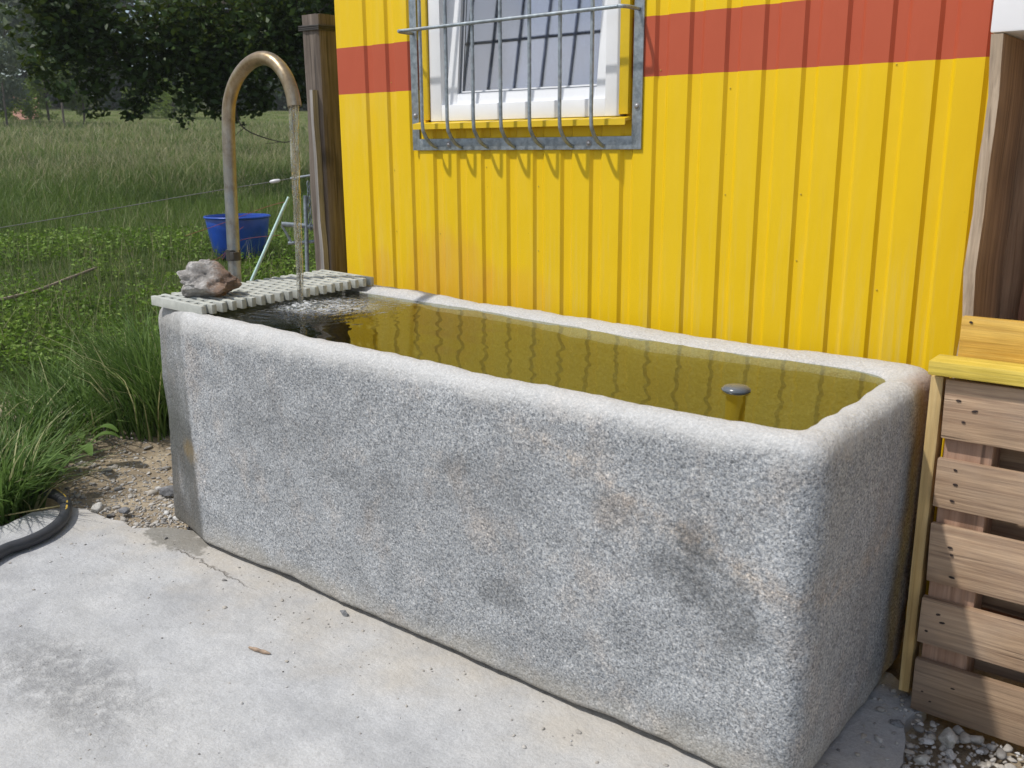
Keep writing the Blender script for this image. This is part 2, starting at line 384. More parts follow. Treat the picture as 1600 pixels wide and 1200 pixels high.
def mat_concrete():
    t = MT('concrete')
    X, Y, Z = t.xyz()
    c = t.ramp(t.noise(1.5, 8, 0.68), [(0.28, (0.33, 0.33, 0.338)), (0.48, (0.455, 0.455, 0.452)), (0.72, (0.52, 0.512, 0.495))])
    c = t.mix(0.6, c, t.ramp(t.noise(9, 6, 0.7), [(0.3, 0.78), (0.65, 1.10)]), 'MULTIPLY')
    c = t.mix(0.45, c, t.ramp(t.noise(130, 4, 0.7), [(0.3, 0.65), (0.65, 1.15)]), 'MULTIPLY')
    c = t.mix(0.30, c, t.ramp(t.noise(500, 2, 0.7), [(0.3, 0.5), (0.65, 1.3)]), 'MULTIPLY')
    c = t.mix(0.55, c, t.ramp(t.noise(3.6, 7, .72, vec=t.mapped((1, 1, 1), (4, 8, 0))), [(.32, .80), (.5, 1.0), (.68, 1.07)]), 'MULTIPLY')
    c = t.mix(t.math('MULTIPLY', t.ramp(t.noise(28, 7, .78), [(.50, 0.), (.66, 1.)]), .30), c, (.27, .265, .255))
    # brushed, slightly darker trowel bands
    c = t.mix(t.math('MULTIPLY', t.ramp(t.noise(2.4, 6, .7, vec=t.mapped((.5, 1.6, 1), (1, 2, 0), (0, 0, .5))), [(.5, 0.), (.66, 1.)]), .35), c, (.25, .25, .25))
    # sandy dust along the trough foot
    sand = t.range(t.math('ADD', t.math('ABSOLUTE', t.math('ADD', Y, 0.98)), t.math('MULTIPLY', t.math('SUBTRACT', t.noise(3.5, 5, .65), 0.5), 0.7)), 0.02, 0.36, 1, 0)
    sand = t.math('MULTIPLY', sand, t.ramp(t.noise(6, 5, .65, vec=t.mapped((1, 1, 1), (7, 1, 0))), [(.3, .3), (.6, 1.)]))
    c = t.mix(t.math('MULTIPLY', sand, 0.6), c, (0.46, 0.41, 0.335))
    # dark specks and small pits
    sp = t.math('MULTIPLY', t.ramp(t.voro(30), [(0.0, 1.), (.06, 1.), (.10, 0.)]), t.ramp(t.noise(3, 4, .6, vec=t.mapped((1, 1, 1), (5, 5, 0))), [(.52, 0.), (.62, 1.)]))
    c = t.mix(t.math('MULTIPLY', sp, .5), c, (.12, .115, .11))
    sp2 = t.ramp(t.voro(75), [(0.0, 1.), (.07, 1.), (.12, 0.)])
    sp2 = t.math('MULTIPLY', sp2, t.ramp(t.noise(5, 4, .6, vec=t.mapped((1, 1, 1), (9, 2, 0))), [(.55, 0.), (.62, 1.)]))
    c = t.mix(t.math('MULTIPLY', sp2, .6), c, (.15, .14, .13))
    # rough scuffed dark patch towards the near left
    a = t.math('DIVIDE', t.math('SUBTRACT', X, 0.62), 0.45); b = t.math('DIVIDE', t.math('ADD', Y, 1.72), 0.16)
    dd = t.math('ADD', t.math('MULTIPLY', a, a), t.math('MULTIPLY', b, b))
    sc = t.math('MULTIPLY', t.range(t.math('ADD', dd, t.math('MULTIPLY', t.noise(5, 5, .7), 1.0)), .4, 1.9, 1, 0), t.ramp(t.noise(22, 6, .75), [(.42, 0.), (.62, 1.)]))
    c = t.mix(t.math('MULTIPLY', sc, .55), c, (.15, .15, .155))
    # wet patch at the trough's corner
    wn = t.math('MULTIPLY', t.math('SUBTRACT', t.noise(13, 7, .7), .5), 4.5)
    a = t.math('DIVIDE', t.math('SUBTRACT', X, 0.02), 0.19); b = t.math('DIVIDE', t.math('ADD', Y, 1.02), 0.075)
    dd = t.math('ADD', t.math('ADD', t.math('MULTIPLY', a, a), t.math('MULTIPLY', b, b)), wn)
    wet = t.range(dd, 0.55, 1.1, 1, 0)
    c = t.mix(t.math('MULTIPLY', wet, .7), c, (.19, .175, .145))
    # a thin damp line right under the stone
    # hairline crack running off the corner
    cl = t.math('ABSOLUTE', t.math('ADD', t.math('ADD', Y, 1.085), t.math('MULTIPLY', t.math('SUBTRACT', t.noise(6, 5, .7), .5), .12)))
    cl = t.math('MULTIPLY', t.range(cl, .0015, .006, 1, 0), t.math('MULTIPLY', t.range(X, .08, .12, 0, 1), t.range(X, .45, .6, 1, 0)))
    c = t.mix(t.math('MULTIPLY', cl, .6), c, (.14, .12, .10))
    h = t.math('ADD', t.math('MULTIPLY', t.noise(45, 6, .7), 1.0), t.math('MULTIPLY', t.noise(6, 5, .6), 2.0))
    h = t.math('SUBTRACT', h, t.math('MULTIPLY', t.math('ADD', sp, t.math('ADD', cl, sc)), .8))
    return t.fin(c, t.mix(wet, (.88, .88, .88), (.3, .3, .3)), 0, t.bump(h, 0.75, 0.007), 0.3)

def mat_ground():
    t = MT('soil')
    X, Y, Z = t.xyz()
    soil = t.ramp(t.noise(6, 6, .65), [(.3, (.17, .135, .095)), (.5, (.29, .235, .165)), (.7, (.43, .36, .26))])
    soil = t.mix(.5, soil, t.ramp(t.noise(90, 4, .7), [(.3, .5), (.65, 1.3)]), 'MULTIPLY')
    green = t.ramp(t.noise(3, 6, .7), [(.3, (.030, .040, .012)), (.55, (.050, .070, .018)), (.75, (.085, .085, .035))])
    tt = t.math('ADD', t.math('MULTIPLY', X, -.85), t.math('MULTIPLY', Y, .5))
    f = t.range(t.math('ADD', tt, t.math('MULTIPLY', t.math('SUBTRACT', t.noise(2.5, 5, .65), .5), 1.0)), 1.0, 1.5, 0, 1)
    far = t.range(tt, 12, 30, 0, 1)
    green = t.mix(far, green, t.ramp(t.noise(.5, 6, .7), [(.3, (.085, .105, .03)), (.6, (.12, .13, .045)), (.8, (.16, .14, .06))]))
    c = t.mix(f, soil, green)
    h = t.noise(60, 5, .7)
    return t.fin(c, .95, 0, t.bump(h, .6, .012), .2)

def mat_leaf(name, lo, hi, trans=0.25, rough=0.5):
    t = MT(name)
    a = t.attr('tint').outputs['Fac']
    c = t.mix(a, lo, hi)
    nb = t.n('ShaderNodeBsdfTranslucent')
    t.set(nb.inputs['Color'], t.mix(.4, c, (.25, .32, .04), 'MIX'))
    t.fin(c, rough, 0, None, .22)
    mx = t.n('ShaderNodeMixShader', Fac=trans)
    t.set(mx.inputs[1], t.b.outputs[0]); t.set(mx.inputs[2], nb.outputs[0])
    t.set(t.out.inputs['Surface'], mx.outputs[0])
    return t.m

def mat_grass(name, stops, trans=.25):
    t = MT(name)
    a = t.attr('tint').outputs['Fac']
    c = t.ramp(a, stops)
    nb = t.n('ShaderNodeBsdfTranslucent')
    t.set(nb.inputs['Color'], c)
    t.fin(c, .55, 0, None, .3)
    mx = t.n('ShaderNodeMixShader', Fac=trans)
    t.set(mx.inputs[1], t.b.outputs[0]); t.set(mx.inputs[2], nb.outputs[0])
    t.set(t.out.inputs['Surface'], mx.outputs[0])
    return t.m

def mat_rock(name, a, b, c_, scale=14):
    t = MT(name)
    rnd = t.n('ShaderNodeObjectInfo').outputs['Random']
    c = t.ramp(t.noise(scale, 6, .7), [(.3, a), (.52, b), (.7, c_)])
    c = t.mix(.5, c, t.ramp(t.noise(scale * 9, 4, .7), [(.3, .55), (.65, 1.3)]), 'MULTIPLY')
    return t.fin(c, .85, 0, t.bump(t.noise(scale * 5, 5, .7), .7, .006))

def mat_gravel():
    t = MT('gravel_stones')
    a = t.attr('tint').outputs['Fac']
    c = t.ramp(a, [(0., (.13, .125, .12)), (.3, (.27, .255, .235)), (.6, (.38, .345, .295)), (.85, (.47, .455, .43)), (1., (.58, .57, .55))])
    c = t.mix(.5, c, t.ramp(t.noise(140, 3, .7), [(.3, .6), (.65, 1.25)]), 'MULTIPLY')
    return t.fin(c, .8, 0, t.bump(t.noise(160, 3), .4, .003))

def mat_hose():
    t = MT('rubber_hose')
    a = t.attr('tint').outputs['Fac']
    k = t.math('MULTIPLY', t.math('GREATER_THAN', a, .45), t.math('GREATER_THAN', t.noise(70, 1), .47))
    c = t.mix(k, t.mix(t.noise(20, 4), (.018, .019, .022), (.06, .06, .065)), (.55, .36, .05))
    return t.fin(c, .5, 0, t.bump(t.noise(90, 3), .2, .002))

def mat_glass():
    t = MT('window_glass')
    t.t.nodes.remove(t.b)
    tr = t.n('ShaderNodeBsdfTransparent', Color=(0.60, 0.64, 0.74, 1))
    gl = t.n('ShaderNodeBsdfGlossy', Roughness=0.07, Color=(0.95, 0.96, 1.0, 1))
    nrm = t.bump(t.noise(2.2, 2), 0.08, 0.02)
    t.set(gl.inputs['Normal'], nrm)
    fr = t.n('ShaderNodeFresnel', IOR=1.52)
    f = t.math('ADD', t.math('MULTIPLY', fr.outputs[0], 1.6), 0.22, clamp=True)
    mx = t.n('ShaderNodeMixShader')
    t.set(mx.inputs[0], f); t.set(mx.inputs[1], tr.outputs[0]); t.set(mx.inputs[2], gl.outputs[0])
    t.set(t.out.inputs['Surface'], mx.outputs[0])
    return t.m

GRANITE = mat_granite(); ALGAE = mat_algae(); WATER = mat_water(); JET = mat_jet(); FOAM = mat_foam()
WALL = mat_wall(); GALV = mat_galv(); PIPE = mat_pipe()
YTRIM = mat_plain('yellow_trim', (.68, .46, .012), .4, 0, .08)
PVC = mat_plain('white_pvc', (.80, .81, .83), .32, 0, .04, 8)
MOUTHSHADE = mat_plain('mouth_shade_black', (.03, .03, .033), .6)  # near-black for the spout's inside, shade put into the colour
DARKGREY = mat_plain('grey_gasket', (.20, .21, .23), .5)
CURTAIN = mat_plain('curtain_cloth', (.50, .49, .54), .9, 0, .12, 9)
INNER = mat_plain('inner_lining', (.25, .24, .22), .8)
BLUE = mat_plain('blue_plastic', (.014, .065, .36), .35, 0, .15, 9)
WHITEBOARD = mat_plain('white_panel', (.82, .81, .82), .5, 0, .05, 6)
GREYCAP = mat_plain('grey_cap', (.10, .11, .12), .25, 0, .2)
TANPIPE = mat_plain('tan_pipe', (.36, .26, .05), .5, 0, .2)
GRATE = mat_plain('pale_grey_grate', (.43, .44, .40), .6, .0, .16, 25, .2)
STAKE = mat_plain('pale_green_stake', (.52, .70, .66), .4)
ORANGE = mat_plain('red_cord', (.26, .055, .04), .6)
WIRE = mat_plain('steel_wire', (.32, .32, .33), .45, .6)
WIRED = mat_plain('dull_wire', (.14, .14, .13), .7, .3)
PORCELAIN = mat_plain('pale_insulator', (.6, .6, .62), .3)
IRON = mat_plain('dark_iron', (.06, .055, .05), .6, .5, .3)
NAIL = mat_plain('nail_rust', (.035, .022, .018), .7, .2, .3)
W_PALLET = mat_wood('pallet_wood', (.22, .135, .080), (.47, .325, .205), 0, grey=.22)
W_STR = mat_wood('pallet_stringer_wood', (.28, .16, .10), (.42, .27, .19), 2)
W_YEL = mat_wood('yellow_painted_wood', (.48, .26, .035), (.68, .43, .09), 0, .6)
W_YEL2 = mat_wood('yellow_green_wood', (.46, .33, .03), (.62, .47, .09), 0, .6, knots=False)
W_LATH = mat_wood('yellow_lath_wood', (.50, .32, .11), (.74, .55, .26), 2, .6)
W_BROWN = mat_wood('brown_board_wood', (.19, .105, .055), (.40, .25, .15), 2)
W_RED = mat_wood('reddish_board_wood', (.19, .085, .045), (.34, .17, .10), 2)
W_GREYB = mat_wood('weathered_board_wood', (.30, .215, .14), (.55, .43, .31), 2, knots=False)
W_POST = mat_wood('weathered_post_wood', (.055, .040, .030), (.185, .150, .122), 2)
W_BATTEN = mat_wood('grey_batten_wood', (.17, .155, .14), (.36, .335, .31), 2)
W_STICK = mat_wood('stick_wood', (.12, .08, .05), (.33, .27, .2), 0, knots=False)
BARK = mat_rock('bark', (.03, .025, .02), (.075, .06, .045), (.13, .11, .085), 9)
CONC = mat_concrete(); GROUND = mat_ground(); GRAVEL = mat_gravel(); HOSE = mat_hose(); GLASS = mat_glass()
def mat_crag():
    t = MT('craggy_rock')
    X, Y, Z = t.xyz()
    c = t.ramp(t.noise(17, 7, .72), [(.3, (.13, .12, .11)), (.5, (.33, .31, .29)), (.68, (.60, .58, .55))])
    br = t.range(t.math('ADD', X, t.math('MULTIPLY', t.math('SUBTRACT', t.noise(20, 5, .7), .5), .16)), .01, .06, 0, 1)
    c = t.mix(t.math('MULTIPLY', br, .8), c, t.ramp(t.noise(30, 5, .7), [(.35, (.09, .045, .022)), (.65, (.27, .15, .08))]))
    c = t.mix(.5, c, t.ramp(t.noise(150, 4, .7), [(.3, .5), (.65, 1.3)]), 'MULTIPLY')
    return t.fin(c, .85, 0, t.bump(t.noise(80, 6, .75), .9, .008))
ROCK = mat_crag()
PALESTONE = mat_rock('pale_stone', (.30, .29, .26), (.44, .42, .38), (.58, .56, .52), 18)
GREYSTONE = mat_rock('grey_stone', (.12, .12, .125), (.20, .20, .205), (.30, .30, .29), 22)
REDEARTH = mat_plain('red_earth', (.30, .15, .10), .9, 0, .25, 3)
L_NEAR = mat_leaf('near_tree_leaves', (.016, .034, .008), (.055, .10, .018), .18, .5)
L_HAZED = mat_leaf('hazed_grey_green_leaves', (.10, .13, .09), (.23, .27, .20), .3)  # grey-green foliage, its colour paled to stand in for distance haze
L_LIME = mat_leaf('yellow_green_leaves', (.06, .11, .012), (.17, .24, .03), .3)
L_WOOD = mat_leaf('wood_leaves', (.014, .032, .014), (.045, .075, .026), .12)
GR_MEADOW = mat_grass('meadow_grass', [(0., (.062, .100, .022)), (.45, (.13, .200, .040)), (.7, (.19, .26, .05)), (.86, (.30, .30, .14)), (1., (.38, .33, .20))], .35)
GR_CLUMP = mat_grass('tall_grass_blades', [(0., (.050, .10, .020)), (.5, (.12, .205, .042)), (.85, (.23, .33, .10)), (1., (.46, .45, .23))], .35)
WEEDS = mat_grass('weed_leaves', [(0., (.065, .13, .016)), (.6, (.16, .27, .032)), (1., (.28, .38, .08))], .35)

# ------------------------------------------------------------------ mesh helpers
def link(name, me, mats, parent=None):
    o = bpy.data.objects.new(name, me)
    COL.objects.link(o)
    for m in (mats if isinstance(mats, (list, tuple)) else [mats]):
        me.materials.append(m)
    if parent is not None:
        o.parent = parent
    return o

def from_bm(name, bm, mats, parent=None, smooth=True, angle=40):
    bmesh.ops.recalc_face_normals(bm, faces=bm.faces)
    me = bpy.data.meshes.new(name)
    bm.to_mesh(me); bm.free()
    if smooth:
        me.polygons.foreach_set('use_smooth', [True] * len(me.polygons))
        try:
            me.set_sharp_from_angle(angle=R(angle))
        except Exception:
            pass
    return link(name, me, mats, parent)

def from_np(name, verts, faces, mats, parent=None, tint=None, smooth=False, matidx=None):
    """verts (n,3); faces list of index arrays with a fixed corner count each: [(m,k) ...]"""
    me = bpy.data.meshes.new(name)
    verts = np.asarray(verts, np.float32)
    me.vertices.add(len(verts)); me.vertices.foreach_set('co', verts.ravel())
    loops = np.concatenate([np.asarray(f, np.int32).ravel() for f in faces])
    counts = np.concatenate([np.full(len(f), f.shape[1], np.int32) for f in faces])
    starts = np.concatenate([[0], np.cumsum(counts)[:-1]]).astype(np.int32)
    me.loops.add(len(loops)); me.loops.foreach_set('vertex_index', loops)
    me.polygons.add(len(counts)); me.polygons.foreach_set('loop_start', starts)
    if smooth:
        me.polygons.foreach_set('use_smooth', np.ones(len(counts), bool))
    if matidx is not None:
        me.polygons.foreach_set('material_index', np.asarray(matidx, np.int32))
    if tint is not None:
        a = me.attributes.new('tint', 'FLOAT', 'POINT')
        a.data.foreach_set('value', np.asarray(tint, np.float32))
    me.update(calc_edges=True)
    me.validate()
    return link(name, me, mats, parent)

def tag(o, label, cat, group=None):
    o['label'] = label; o['category'] = cat
    if group: o['group'] = group
    return o

def empty(name, loc, label, cat, group=None):
    o = bpy.data.objects.new(name, None)
    o.empty_display_size = .1
    COL.objects.link(o); o.location = loc
    return tag(o, label, cat, group)

def kind(o, k):
    o['kind'] = k
    return o

def add_box(bm, lo, hi, bev=0.0, mi=0, jit=0.0, rnd=None):
    vs = []
    for x in (lo[0], hi[0]):
        for y in (lo[1], hi[1]):
            for z in (lo[2], hi[2]):
                j = (rnd.uniform(-jit, jit), rnd.uniform(-jit, jit), rnd.uniform(-jit, jit)) if jit else (0, 0, 0)
                vs.append(bm.verts.new((x + j[0], y + j[1], z + j[2])))
    idx = ((0, 1, 3, 2), (4, 6, 7, 5), (0, 4, 5, 1), (2, 3, 7, 6), (0, 2, 6, 4), (1, 5, 7, 3))
    fs = [bm.faces.new([vs[i] for i in f]) for f in idx]
    for f in fs: f.material_index = mi
    if bev:
        es = list({e for f in fs for e in f.edges})
        r = bmesh.ops.bevel(bm, geom=es, offset=bev, segments=2, affect='EDGES', profile=.6)
        for f in r['faces']: f.material_index = mi
    return fs

def add_tube(bm, pts, rad, n=12, cap=True, mi=0, hollow=0.0):
    pts = [Vector(p) for p in pts]
    rads = rad if hasattr(rad, '__len__') else [rad] * len(pts)
    rings = []
    t0 = (pts[1] - pts[0]).normalized()
    ref = Vector((0, 0, 1)) if abs(t0.z) < .9 else Vector((1, 0, 0))
    nrm = (ref - t0 * ref.dot(t0)).normalized()
    for i, p in enumerate(pts):
        if i == 0: t = t0
        elif i == len(pts) - 1: t = (pts[i] - pts[i - 1]).normalized()
        else: t = ((pts[i + 1] - p).normalized() + (p - pts[i - 1]).normalized()).normalized()
        nrm = (nrm - t * nrm.dot(t)).normalized()
        b = t.cross(nrm)
        rings.append([bm.verts.new(p + (nrm * math.cos(a) + b * math.sin(a)) * rads[i]) for a in (2 * math.pi * k / n for k in range(n))])
    for a, b in zip(rings[:-1], rings[1:]):
        for k in range(n):
            f = bm.faces.new((a[k], a[(k + 1) % n], b[(k + 1) % n], b[k])); f.material_index = mi
    if cap:
        bm.faces.new(rings[0][::-1]).material_index = mi
        if hollow:
            # open mouth: an inner wall running back, painted black for the shade inside
            t = (pts[-1] - pts[-2]).normalized()
            inner = [bm.verts.new(pts[-1] + (v.co - pts[-1]) * hollow) for v in rings[-1]]
            deep = [bm.verts.new(v.co - t * .025) for v in inner]
            for k in range(n):
                bm.faces.new((rings[-1][k], rings[-1][(k + 1) % n], inner[(k + 1) % n], inner[k])).material_index = mi
                bm.faces.new((inner[k], inner[(k + 1) % n], deep[(k + 1) % n], deep[k])).material_index = 1
            bm.faces.new(deep).material_index = 1
        else:
            bm.faces.new(rings[-1]).material_index = mi
    return rings

def smooth_path(pts, sub=6):
    """Catmull-Rom through the points."""
    P = [Vector(p) for p in pts]
    out = []
    for i in range(len(P) - 1):
        p0 = P[max(i - 1, 0)]; p1 = P[i]; p2 = P[i + 1]; p3 = P[min(i + 2, len(P) - 1)]
        for k in range(sub):
            t = k / sub
            out.append(0.5 * ((2 * p1) + (p2 - p0) * t + (2 * p0 - 5 * p1 + 4 * p2 - p3) * t * t + (3 * p1 - p0 - 3 * p2 + p3) * t ** 3))
    out.append(P[-1])
    return out

# ------------------------------------------------------------------ terrain
KT = np.array([-50, .3, 1.2, 2.2, 3.6, 6, 16, 36, 76, 150, 400, 2000.])
KZ = np.array([-.035, -.035, .14, .30, .50, .66, 1.0, 2.0, 4.45, 8.5, 20, 20.])
def terr(x, y):
    t = -.85 * np.asarray(x) + .5 * np.asarray(y)
    z = (np.interp(t - .25, KT, KZ) + np.interp(t, KT, KZ) + np.interp(t + .25, KT, KZ)) / 3
    a = np.clip((t - 1.2) / 3, 0, 1)
    z = z + a * (.035 * np.sin(x * 1.7 + y * 1.1) + .03 * np.sin(x * .8 - y * 2.1 + 1))
    return z

rng = np.random.default_rng(7)
random.seed(5)

th = np.linspace(0, 2 * math.pi, 181)[:-1]
rr = np.concatenate([np.linspace(.4, 12, 60), np.geomspace(12.5, 1500, 70)])
gx = -.5 + np.outer(rr, np.cos(th)); gy = 0 + np.outer(rr, np.sin(th))
gz = terr(gx, gy)
verts = np.stack([gx, gy, gz], -1).reshape(-1, 3)
nr, na = gx.shape
i = np.arange(nr - 1)[:, None] * na; k = np.arange(na)[None, :]
q = np.stack([i + k, i + na + k, i + na + (k + 1) % na, i + (k + 1) % na], -1).reshape(-1, 4)
verts = np.vstack([verts, [[-.5, 0, float(terr(-.5, 0))]]])
tri = np.stack([np.full(na, len(verts) - 1), np.arange(na), (np.arange(na) + 1) % na], -1)
ground = kind(from_np('ground', verts, [q, tri], GROUND, smooth=True), 'structure')

# red earth track beyond the meadow
def patch(name, pts, mat, lift):
    bm = bmesh.new()
    bm.faces.new([bm.verts.new((x, y, float(terr(x, y)) + lift)) for x, y in pts])
    return from_bm(name, bm, mat)
# ------------------------------------------------------------------ concrete slab
edge = [(-.80, -6), (-.74, -2.4), (-.64, -1.6), (-.60, -1.35), (-.655, -1.22), (-.60, -1.10), (-.52, -1.075), (-.40, -1.085), (-.30, -1.06), (-.20, -1.07), (-.10, -.99), (.05, -.93),
        (.2, -.6), (1.0, -.5), (2.3, -.36), (2.42, -.45), (2.40, -.55), (2.425, -.66), (2.44, -.76), (2.60, -.95), (2.9, -1.15), (3.6, -1.3), (9, -1.4), (9, -6)]
dense = []
for a, b in zip(edge, edge[1:] + edge[:1]):
    L = math.hypot(b[0] - a[0], b[1] - a[1]); n = max(1, int(L / .03)) if L < 1.2 else 6
    for s in range(n):
        p = Vector((a[0] + (b[0] - a[0]) * s / n, a[1] + (b[1] - a[1]) * s / n, 0))
        w = .014 if L < 1.2 else 0
        d = mnoise.noise_vector(p * 9) * w + mnoise.noise_vector(p * 30) * w * .5
        dense.append((p.x + d.x, p.y + d.y))
bm = bmesh.new()
top = [bm.verts.new((x, y, 0.0)) for x, y in dense]
low = [bm.verts.new((x + .006, y, -.07)) for x, y in dense]
bm.faces.new(top)
for a in range(len(top)):
    b = (a + 1) % len(top)
    bm.faces.new((top[a], low[a], low[b], top[b]))
bmesh.ops.triangulate(bm, faces=[f for f in bm.faces if len(f.verts) > 4])
slab = kind(from_bm('concrete_pavement', bm, CONC, smooth=False), 'structure')

# ------------------------------------------------------------------ stone trough
def rounded(corners, nside, narc=10):
    out = []
    n = len(corners)
    P = [Vector((c[0], c[1])) for c in corners]
    for i in range(n):
        p = P[i]; a = (P[i - 1] - p).normalized(); b = (P[(i + 1) % n] - p).normalized(); r = corners[i][2]
        s, e = p + a * r, p + b * r
        for k in range(narc):
            t = k / (narc - 1)
            out.append(s * (1 - t) ** 2 + p * 2 * t * (1 - t) + e * t * t)
        nx = P[(i + 1) % n]; s2 = nx + (p - nx).normalized() * corners[(i + 1) % n][2]
        for k in range(1, nside[i]):
            out.append(e + (s2 - e) * k / nside[i])
    return out
NS = [110, 40, 110, 36, 8]
outer = rounded([(.170, -1.018, .030), (2.325, -1.040, .075), (2.318, -.135, .17), (-.10, -.150, .09), (-.104, -.945, .03)], NS)
inner = rounded([(.20, -.935, .05), (2.232, -.935, .08), (2.214, -.30, .10), (.06, -.275, .08), (.06, -.86, .05)], NS)
inner = [Vector((p.x, p.y - (.05 * math.exp(-((p.x - 1.55) / .45) ** 2) if p.y > -.5 else 0))) for p in inner]
NP = len(outer)
def ztop(x): return .800 + .036 * max(0.0, 1 - x / 1.6)
prof = []
prof += [(.40, 0.0, 0), (.30, .012, 0), (.10, .013, 0), (.030, .016, 0), (.008, .026, 0)]
nv = 38
for kk in range(nv + 1):
    prof.append(('o', kk / nv, 0))
prof += [(.03, -.036, 1), (.09, -.020, 1), (.19, -.009, 1), (.33, -.002, 1), (.48, 0, 1), (.62, -.001, 1), (.75, -.006, 1), (.86, -.013, 1), (.94, -.023, 1), (.985, -.038, 1), (1.0, -.055, 1), (1.03, -.12, 1), (1.06, -.25, 1)]
tv = []; inner_start = None
for j, (s, h, rim) in enumerate(prof):
    for o_, i_ in zip(outer, inner):
        zt = ztop(o_.x)
        if s == 'o':
            z = .045 + (zt - .06 - .045) * h; ss = .03 * (1 - h) ** 2 * .6
            ss += .12 * max(0, 1 - h) * max(0, .15 - o_.x) * 2 * 0
        else:
            z = h if not rim else zt + h; ss = s
        p = o_ + (i_ - o_) * ss
        # slightly battered: foot a little further in than the rim
        bat = .020 * (1 - min(1, z / .8))
        cx, cy = 1.16, -.57
        fx = max(0.0, (p.x - cx) / 1.16) ** 3; fy = max(-1, min(1, (p.y - cy) / .40)) ** 3
        p = Vector((p.x - bat * fx - .045 * max(0, 1 - z / .8) * max(0.0, min(1.0, (.40 - p.x) / .4)), p.y - bat * fy))
        v = Vector((p.x, p.y, z))
        if s != 'o' and rim and s > 1.0: amp = .3
        else: amp = 1
        nn = mnoise.noise_vector(v * 3.2) * .008 + mnoise.noise_vector(v * 11) * .0045 + mnoise.noise_vector(v * 34) * .0026
        if rim: nn.z *= 1.0
        v += nn * amp
        if z < .03: v.z = max(0.001, z + .012 * mnoise.noise(Vector((p.x * 4, p.y * 4, 0))) + .004)
        tv.append(v)
nl = len(prof)
q = []
mi = []
for j in range(nl - 1):
    for k in range(NP):
        q.append((j * NP + k, j * NP + (k + 1) % NP, (j + 1) * NP + (k + 1) % NP, (j + 1) * NP + k))
        mi.append(1 if (j >= nl - 4) else 0)
# inner bottom
base = len(tv)
for s in (.9, .5, .02):
    for i_ in inner:
        tv.append(Vector((1.16 + (i_.x - 1.16) * s, -.57 + (i_.y + .57) * s, .30 + .03 * mnoise.noise(Vector((i_.x * 2, i_.y * 2, s))))))
for j in range(3):
    a0 = (nl - 1) * NP if j == 0 else base + (j - 1) * NP
    b0 = base + j * NP
    for k in range(NP):
        q.append((a0 + k, a0 + (k + 1) % NP, b0 + (k + 1) % NP, b0 + k)); mi.append(1)
trough = from_np('stone_trough', np.array([tuple(v) for v in tv]), [np.array(q)], [GRANITE, ALGAE], smooth=True, matidx=mi)
tag(trough, 'long grey granite water trough with rounded rim standing before the yellow wall', 'trough')

# water
wz = .778
bm = bmesh.new()
wl = [o_ + (i_ - o_) * .80 for o_, i_ in zip(outer, inner)]
bm.faces.new([bm.verts.new((p.x, p.y, wz + .0178 * (2.2 - p.x))) for p in wl])
wme = bpy.data.meshes.new('water')
bm.normal_update()
for f in bm.faces:
    if f.normal.z < 0: f.normal_flip()      # the surface must face the air
bm.to_mesh(wme); bm.free()
water = kind(link('water', wme, WATER), 'structure')

# overflow standpipe
op = empty('overflow_pipe', (1.966, -.67, .30), 'short upright overflow pipe with dark grey cap standing in the trough water', 'pipe')
bm = bmesh.new(); add_tube(bm, [(0, 0, 0), (0, 0, .475)], .024, 20); from_bm('pipe_shaft', bm, TANPIPE, op)
bm = bmesh.new(); add_tube(bm, [(0, 0, .470), (0, 0, .474), (0, 0, .484), (0, 0, .490), (0, 0, .493)], [.024, .034, .035, .029, .018], 24); from_bm('cap', bm, GREYCAP, op, angle=70)

# ------------------------------------------------------------------ spout and falling water
pp = [(-.12, -.60, .02), (-.12, -.60, .5), (-.12, -.60, .865), (-.111, -.60, 1.08), (-.098, -.60, 1.312), (-.083, -.60, 1.469), (-.059, -.60, 1.538), (-.010, -.60, 1.597), (.062, -.60, 1.638), (.135, -.60, 1.651), (.200, -.60, 1.634), (.252, -.60, 1.590), (.280, -.60, 1.537), (.291, -.60, 1.488)]
sp = empty('spout_pipe', (0, 0, 0), 'tall bent metal water spout rising behind the trough end', 'pipe')
bm = bmesh.new(); add_tube(bm, smooth_path(pp, 7), .0235, 20, hollow=.84); from_bm('pipe', bm, [PIPE, MOUTHSHADE], sp)
bm = bmesh.new(); add_tube(bm, [(-.12, -.60, .945), (-.12, -.60, .985)], .0270, 20); add_box(bm, (-.104, -.628, .951), (-.080, -.604, .979), .003); from_bm('clamp', bm, IRON, sp)

ws = empty('water_jet', (.255, -.60, .812), 'thin clear stream of water falling from the bent spout into the trough', 'water jet')
JZ = .812
def jet(x0, y0, x1, y1, r0, r1, seed):
    pts = []; rd = []
    for k in range(60):
        t = k / 59
        z = 1.500 + (JZ - .02 - 1.500) * t
        w = .0050 * (t ** .5)
        x = x0 + (x1 - x0) * t ** .6 + w * mnoise.noise(Vector((z * 9, seed, 0)))
        y = y0 + (y1 - y0) * t ** .6 + w * mnoise.noise(Vector((z * 9, seed, 4)))
        pts.append((x - .255, y + .60, z - JZ))
        rd.append((r0 + (r1 - r0) * t) * (1 + .5 * mnoise.noise(Vector((z * 22, seed, 8))) * min(1, t * 3)))
    b = bmesh.new(); add_tube(b, pts, rd, 10); return b
from_bm('strand', jet(.282, -.606, .255, -.603, .0085, .0050, 1), JET, ws, angle=180)
from_bm('strand', jet(.298, -.594, .264, -.597, .0080, .0064, 5), JET, ws, angle=180)
from_bm('strand', jet(.290, -.604, .260, -.600, .0045, .0034, 9), JET, ws, angle=180)
